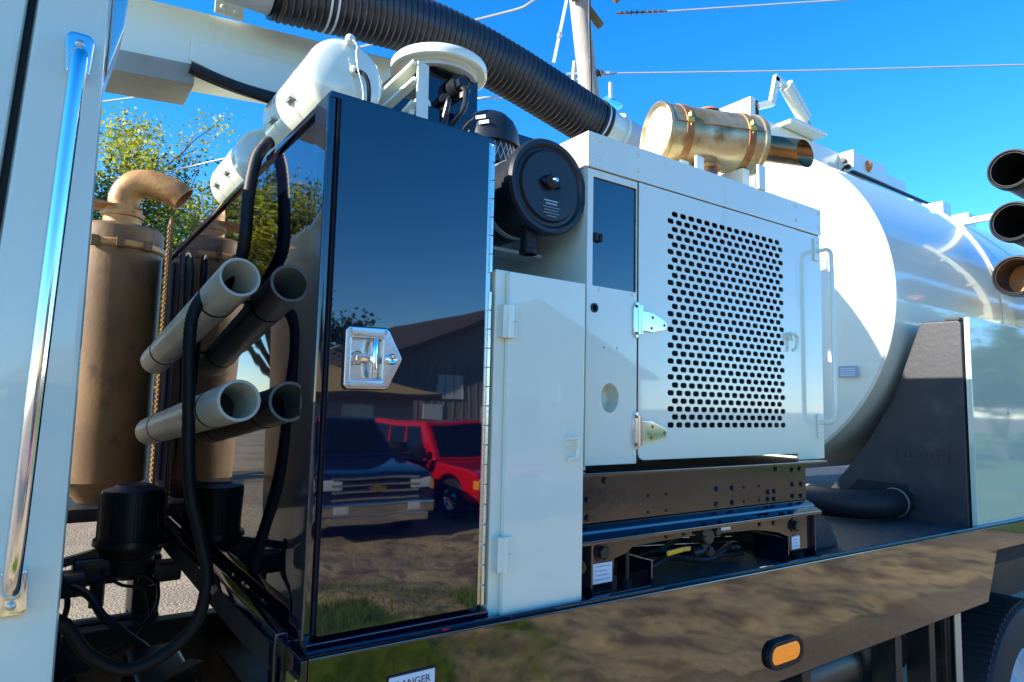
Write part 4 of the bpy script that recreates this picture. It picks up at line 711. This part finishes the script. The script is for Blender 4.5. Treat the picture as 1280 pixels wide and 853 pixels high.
# ------------------------------------------------------------------ trees
def tree(name, label, base, H, R, leafm, nleaf, seed, leaf=0.14, bare=0.15, group=None, dens=1.0):
    rn = random.Random(seed); base = Vector(base); t = thing(name, label, 'tree', base, group)
    segs = []; tips = []
    def grow(p, d, L, r, depth):
        pts = [p]; dd = d.copy(); n = 4
        for i in range(n):
            dd = (dd + Vector((rn.gauss(0, 0.12), rn.gauss(0, 0.12), rn.gauss(0.05, 0.06)))).normalized(); pts.append(pts[-1] + dd * L / n)
        segs.append((pts, r, r * 0.6))
        if depth >= 2: tips.extend(pts[2:])
        if depth == 4: return
        for k in range(3 if depth else 5):
            q = pts[rn.randint(2, 4)] if depth else p.lerp(pts[-1], rn.uniform(0.35, 1.0))
            az = rn.uniform(0, 6.28); up_ = rn.uniform(0.15, 0.9)
            nd = (Vector((math.cos(az), math.sin(az), up_)) + dd * 0.6).normalized(); grow(q, nd, L * rn.uniform(0.5, 0.72), r * 0.5, depth + 1)
    grow(base, Vector((0, 0, 1)), H * 0.52, H * 0.02 + 0.05, 0)
    trunk = None
    bm = NB()
    for pts, r0, r1 in segs:
        P, TT, NN = frames(pts); n = 6 if r0 > 0.04 else 4; rings = []
        for i, p in enumerate(P):
            bn = TT[i].cross(NN[i]); rr = r0 + (r1 - r0) * i / (len(P) - 1); rings.append([bm.verts.new(p + (NN[i] * math.cos(6.2832 * k / n) + bn * math.sin(6.2832 * k / n)) * rr) for k in range(n)])
        for i in range(len(P) - 1):
            for k in range(n): bm.faces.new((rings[i][k], rings[i][(k + 1) % n], rings[i + 1][(k + 1) % n], rings[i + 1][k]))
    part('trunk', bm, 'twig' if bare > 0.2 else 'bark', t)
    cr = [rn.random() for _ in tips]; bm = NB()
    for i in range(nleaf):
        k = rn.randrange(len(tips))
        if cr[k] < bare: continue
        s = 0.30 * R / 2.2 * (0.4 + cr[k]); p = tips[k] + Vector((max(-1.6, min(1.6, rn.gauss(0, 1))) * s, max(-1.6, min(1.6, rn.gauss(0, 1))) * s, max(-1.6, min(1.6, rn.gauss(0, 1))) * s * 0.7))
        u = Vector((rn.gauss(0, 1), rn.gauss(0, 1), rn.gauss(0, 0.6))).normalized(); v = u.orthogonal().normalized(); v = (Quaternion(u, rn.uniform(0, 6.28)) @ v); L = leaf * rn.uniform(0.6, 1.3)
        vs_ = [bm.verts.new(p - u * L * 0.5), bm.verts.new(p + v * L * 0.28 + u * L * 0.05), bm.verts.new(p + u * L * 0.5), bm.verts.new(p - v * L * 0.28 + u * L * 0.05)]; bm.faces.new(vs_)
    part('crown', bm, leafm, t)
    return t
tree('broadleaf_tree', 'sparse yellow green tree with bare twigs behind the exhaust elbow', (2.3, 18.0, G), 9.6, 1.9, 'leaf_yellow', 26000, 3, 0.11, 0.48, 'trees behind the truck')
tree('broadleaf_tree', 'dark green tree half hidden by the cab edge', (0.2, 15.0, G), 7.6, 2.2, 'leaf_dark', 22000, 11, 0.11, 0.1, 'trees behind the truck')
tree('broadleaf_tree', 'short bright green tree under the yellow green one', (3.1, 15.5, G), 5.0, 1.8, 'leaf_yellow', 15000, 5, 0.11, 0.0, 'trees behind the truck')
tree('broadleaf_tree', 'green bushy tree behind the rusty canister', (1.6, 16.5, G), 5.6, 1.9, 'leaf_yellow', 14000, 21, 0.11, 0.0, 'trees behind the truck')
for i, (x, y, h) in enumerate(((-2.6, 17.5, 7.6), (-5.2, 19.0, 8.6), (-8.5, 21.0, 8.0), (-1.2, 21.0, 8.5))):
    tree('broadleaf_tree', ('yellow green round tree nearest the cabinet in its mirror image', 'tall full green tree second in the mirrored row', 'yellow green tree at the far end of the mirrored row', 'green tree standing behind the mirrored row')[i], (x, y, G), h, 2.6, 'leaf_green' if i % 2 else 'leaf_yellow', 20000, 31 + i, 0.13, 0.05, 'trees mirrored in the cabinet side')
for i, (x, y, h) in enumerate(((26, -9.5, 5), (33, -11, 5.5), (37, -9.5, 5), (43, -11.5, 6), (49, -12.5, 6), (56, -14, 6.5))):
    tree('broadleaf_tree', ('first', 'second', 'third', 'fourth', 'fifth', 'last')[i] + ' broad green tree of the lawn row, counting from the red car', (x, y, G), h, 3.2, 'leaf_green', 6000, 51 + i, 0.34, 0.0, 'trees beyond the lawn')
tree('broadleaf_tree', 'dark green tree beside the house with the tan roof', (7.2, -24.0, G), 6.5, 2.4, 'leaf_dark', 6000, 71, 0.26, 0.0)
# ------------------------------------------------------------------ parked vehicles across the bank (seen in the gloss paint)
def quadpanel(bm_, pts, th):
    p = [Vector(q) for q in pts]; n = (p[1] - p[0]).cross(p[2] - p[0]).normalized() * th
    a = [bm_.verts.new(q) for q in p]; b = [bm_.verts.new(q + n) for q in p]
    bm_.faces.new(a[::-1]); bm_.faces.new(b)
    for i in range(4): bm_.faces.new((a[i], a[(i + 1) % 4], b[(i + 1) % 4], b[i]))
    bmesh.ops.recalc_face_normals(bm_, faces=bm_.faces); return bm_
def vehicle(name, label, cat, paint, loc, heading, suv, grille, L=5.7, W=1.98, H=1.88):
    t = thing(name, label, cat, (0, 0, 0)); hw = W / 2; fa, ra = -0.95, -L + 1.15; ar = 0.46
    def arch(cx): return [(cx + ar * math.cos(rad(a)), 0.42 + ar * math.sin(rad(a)) * 1.02) for a in range(0, 181, 15)]
    belt = 1.24 if not suv else 1.12; hood = 1.14 if not suv else 1.02
    prof = [(0.0, 0.42)] + arch(fa) + arch(ra) + [(-L, 0.5), (-L, belt + 0.05), (-L * 0.62, belt + 0.02), (-1.55, belt), (-1.35, hood + 0.06), (-0.5, hood + 0.01), (-0.12, hood - 0.06), (-0.02, hood - 0.16), (0.0, hood - 0.3)]
    prof = [p for i, p in enumerate(prof) if i == 0 or (Vector(p) - Vector(prof[i - 1])).length > 1e-3]
    bm = plate(prof, [], 'y', -hw, hw, 0.0)
    es = [e_ for e_ in bm.edges if abs(e_.verts[0].co.y - e_.verts[1].co.y) < 1e-6 and len(e_.link_faces) == 2 and abs(abs(e_.verts[0].co.y) - hw) < 1e-6 and min(e_.verts[0].co.z, e_.verts[1].co.z) > 0.9]
    bmesh.ops.bevel(bm, geom=es, offset=0.07, segments=3, profile=0.5, affect='EDGES', clamp_overlap=True)
    part('body', bm, paint, t)
    part('underbody', box(-L + 0.2, -0.15, -hw + 0.12, hw - 0.12, 0.3, 0.46), 'dark_void', t)
    rx0, rx1 = (-2.2, -3.55) if not suv else (-2.05, -L + 0.35); bx0, bx1 = -1.5, (-3.9 if not suv else -L + 0.08); rw = hw - 0.22; bw = hw - 0.04
    bt = [(bx0, -bw, belt - 0.02), (bx0, bw, belt - 0.02), (bx1, bw, belt - 0.02), (bx1, -bw, belt - 0.02)]; tp_ = [(rx0, -rw, H), (rx0, rw, H), (rx1, rw, H), (rx1, -rw, H)]
    bm = NB(); v = [bm.verts.new(p) for p in bt + tp_]
    for f in ((3, 2, 1, 0), (4, 5, 6, 7), (0, 1, 5, 4), (1, 2, 6, 5), (2, 3, 7, 6), (3, 0, 4, 7)): bm.faces.new([v[i] for i in f])
    bmesh.ops.recalc_face_normals(bm, faces=bm.faces); bmesh.ops.bevel(bm, geom=bm.edges[:], offset=0.06, segments=3, profile=0.5, affect='EDGES')
    gh_ = part('greenhouse', bm, paint, t)
    def mixp(a, b, s): return Vector(a).lerp(Vector(b), s)
    def face_pane(nm, A, B, C_, D_, u0, u1, v0, v1, n):   # A,B bottom  C,D top
        def pt2(u, vv): return mixp(mixp(A, B, u), mixp(D_, C_, u), vv) + Vector(n) * 0.006
        part(nm, quadpanel(NB(), [pt2(u0, v0), pt2(u1, v0), pt2(u1, v1), pt2(u0, v1)], 0.008), 'car_glass', t)
    face_pane('windshield', bt[0], bt[1], tp_[1], tp_[0], 0.07, 0.93, 0.08, 0.9, (0.7, 0, 0.7))
    face_pane('rear_window', bt[3], bt[2], tp_[2], tp_[3], 0.1, 0.9, 0.15, 0.88, (-0.8, 0, 0.4))
    cuts = ((0.12, 0.46), (0.50, 0.93)) if not suv else ((0.09, 0.33), (0.36, 0.62), (0.65, 0.94))
    for u0, u1 in cuts:
        face_pane('side_window', bt[0], bt[3], tp_[3], tp_[0], u0, u1, 0.14, 0.86, (0, -1, 0.3)); face_pane('side_window', bt[1], bt[2], tp_[2], tp_[1], u0, u1, 0.14, 0.86, (0, 1, 0.3))
    for sy in (-1, 1):
        part('mirror', merge(box(-1.78, -1.62, sy * (hw + 0.16) - 0.11, sy * (hw + 0.16) + 0.11, belt + 0.02, belt + 0.22, 0.03), box(-1.72, -1.66, min(sy * (hw - 0.04), sy * (hw + 0.1)), max(sy * (hw - 0.04), sy * (hw + 0.1)), belt + 0.04, belt + 0.1)), 'plastic_black', t)
        hl = part('headlight', box(-0.14, 0.018, min(sy * (hw - 0.42), sy * (hw - 0.03)), max(sy * (hw - 0.42), sy * (hw - 0.03)), hood - 0.34, hood - 0.16, 0.03), 'lamp_lens', t)
        part('turn_lamp', box(-0.16, 0.012, min(sy * (hw - 0.05), sy * (hw + 0.008)), max(sy * (hw - 0.05), sy * (hw + 0.008)), hood - 0.36, hood - 0.2, 0.01), 'amber', t)
        part('tail_lamp', box(-L - 0.012, -L + 0.05, min(sy * (hw - 0.2), sy * (hw + 0.004)), max(sy * (hw - 0.2), sy * (hw + 0.004)), 0.85, 1.15, 0.02), 'red_paint', t)
        part('door_handle', box(-2.75, -2.6, min(sy * hw, sy * (hw + 0.02)), max(sy * hw, sy * (hw + 0.02)), belt - 0.16, belt - 0.12, 0.008), 'plastic_black', t)
        part('door_seam', merge(*[box(x - 0.004, x + 0.004, min(sy * (hw - 0.01), sy * (hw + 0.003)), max(sy * (hw - 0.01), sy * (hw + 0.003)), 0.5, belt - 0.08) for x in (-1.62, -2.85, -3.85)]), 'dark_void', t)
        for ax_ in (fa, ra):
            y_ = sy * (hw - 0.02); w_ = part('wheel', lathe([(0.22, 0.0), (0.26, -0.004), (0.36, 0.0), (0.39, 0.03), (0.395, 0.12), (0.39, 0.22), (0.36, 0.25), (0.2, 0.25)], (ax_, y_, 0.395), (0, -sy, 0), 32), 'tyre', t)
            part('rim', lathe([(0.23, 0.02), (0.215, 0.015), (0.20, 0.05), (0.10, 0.06), (0.06, 0.03), (0, 0.03)], (ax_, y_, 0.395), (0, -sy, 0), 24), 'chrome', w_)
    part('grille_back', box(-0.05, 0.006, -hw + 0.30, hw - 0.30, hood - 0.50, hood - 0.12), 'dark_void', t)
    for k in range(4 if not suv else 3): part('grille_bar', box(0.0, 0.03, -hw + 0.26, hw - 0.26, hood - 0.50 + k * 0.115, hood - 0.46 + k * 0.115, 0.008), grille, t)
    part('bumper', merge(box(-0.12, 0.10, -hw + 0.02, hw - 0.02, 0.42, 0.62, 0.04), box(-0.1, 0.05, -hw + 0.1, hw - 0.1, 0.30, 0.42, 0.02)), grille if not suv else 'plastic_black', t)
    part('rear_bumper', box(-L - 0.08, -L + 0.1, -hw + 0.04, hw - 0.04, 0.48, 0.66, 0.03), grille, t)
    for sy in (-1, 1): part('fog_lamp', box(0.06, 0.108, min(sy * 0.5, sy * 0.72), max(sy * 0.5, sy * 0.72), 0.46, 0.57, 0.01), 'lamp_lens', t)
    if not suv:
        part('emblem', plate([(-0.16, hood - 0.30), (-0.10, hood - 0.345), (-0.05, hood - 0.345), (-0.04, hood - 0.37), (0.06, hood - 0.37), (0.07, hood - 0.345), (0.12, hood - 0.345), (0.16, hood - 0.29), (0.07, hood - 0.29), (0.06, hood - 0.265), (-0.04, hood - 0.265), (-0.05, hood - 0.295)], [], 'x', 0.03, 0.045), 'bowtie_gold', t)
        part('bed_floor', box(-L + 0.08, -3.95, -hw + 0.1, hw - 0.1, belt - 0.02, belt + 0.075), 'dark_void', t)
    t.location = (loc[0], loc[1], gz(loc[0], loc[1]) + ZO); t.rotation_euler = (0, 0, heading)
    return t
vehicle('pickup_truck', 'dark navy pickup truck facing the vacuum truck, gold grille emblem', 'pickup', 'navy_paint', (4.5, -7.15), rad(92.5), False, 'chrome')
vehicle('parked_car', 'bright red sport utility car parked beside the navy pickup', 'car', 'red_paint', (7.55, -7.55), rad(84), True, 'chrome', L=4.6, W=1.86, H=1.86)
# ------------------------------------------------------------------ buildings behind the vehicles
def house(name, label, x0, x1, y0, y1, eave, ridge, wallm, roofm, hip, over=0.5, rx=None):
    """y1 faces the truck."""
    g0 = G - 0.12; h = thing(name, label, 'building', ((x0 + x1) / 2, (y0 + y1) / 2, g0))
    part('wall', box(x0, x1, y0, y1, g0, eave), wallm, h)
    xm = rx or (x0 + x1) / 2; ym = (y0 + y1) / 2
    X0, X1, Y0, Y1 = x0 - over, x1 + over, y0 - over, y1 + over; bm = NB()
    if hip:
        d = (Y1 - Y0) / 2; pts_ = [(X0, Y0, eave), (X1, Y0, eave), (X1, Y1, eave), (X0, Y1, eave), (X0 + d, ym, ridge), (X1 - d, ym, ridge)]
        v = [bm.verts.new(p) for p in pts_]
        for f in ((0, 1, 5, 4), (1, 2, 5), (2, 3, 4, 5), (3, 0, 4), (3, 2, 1, 0)): bm.faces.new([v[i] for i in f])
        rf = part('roof', bm, roofm, h); part('fascia', merge(box(X0, X1, Y1 - 0.02, Y1 + 0.02, eave - 0.2, eave - 0.01), box(X1 - 0.02, X1 + 0.02, Y0, Y1 - 0.03, eave - 0.2, eave - 0.01)), 'roof_dark', rf)
    else:
        part('gable', plate([(x0, eave), (x1, eave), (xm, ridge)], [], 'y', y0 + 0.02, y1 - 0.001), wallm, h)
        k = 0.18
        rf = part('roof', merge(plate([(X0, eave - 0.25), (xm, ridge + 0.05), (xm, ridge + 0.05 + k), (X0, eave - 0.25 + k)], [], 'y', Y0, Y1), plate([(xm, ridge + 0.05), (X1, eave - 0.25), (X1, eave - 0.25 + k), (xm, ridge + 0.05 + k)], [], 'y', Y0, Y1)), roofm, h)
    return h
def window(h, x, z, wd, ht, y, glass='house_glass'):
    f = part('window', plate(rrect(x - wd / 2 - 0.08, x + wd / 2 + 0.08, z - ht / 2 - 0.08, z + ht / 2 + 0.08, 0.01), [rrect(x - wd / 2, x + wd / 2, z - ht / 2, z + ht / 2, 0.005)], 'y', y + 0.002, y + 0.06), 'trim_white', h)
    part('pane', box(x - wd / 2, x + wd / 2, y + 0.004, y + 0.02, z - ht / 2, z + ht / 2), glass, f)
h = house('house', 'low house with a tan hipped roof across the road', -1.0, 10.4, -26.0, -17.5, 1.90, 3.55, 'wall_tan', 'roof_tan', True, 0.7)
for x in (2.0, 4.6, 6.2): window(h, x, 0.95, 1.0, 1.0, -17.5)
part('door', box(8.0, 8.9, -17.5, -17.45, G - 0.1, 1.5), 'trim_white', h)
h = house('barn', 'big grey gabled building with dark roof beyond the house', 13.6, 32.0, -44.0, -27.5, 3.7, 7.4, 'siding_grey', 'roof_dark', False, 0.8)
window(h, 17.6, 2.45, 1.3, 1.1, -27.5, 'trim_white'); window(h, 24.5, 2.45, 1.3, 1.1, -27.5, 'trim_white')
for x in (16.2, 19.6): part('door', box(x, x + 1.0, -27.5, -27.44, G - 0.1, 1.55), 'trim_white', h)
part('garage_door', box(21.0, 23.4, -27.5, -27.44, G - 0.1, 2.2), 'roof_dark', h)
for k in range(36): part('siding_batten', box(13.75 + k * 0.5, 13.80 + k * 0.5, -27.5, -27.475, G - 0.1, 3.68), 'siding_grey', h)
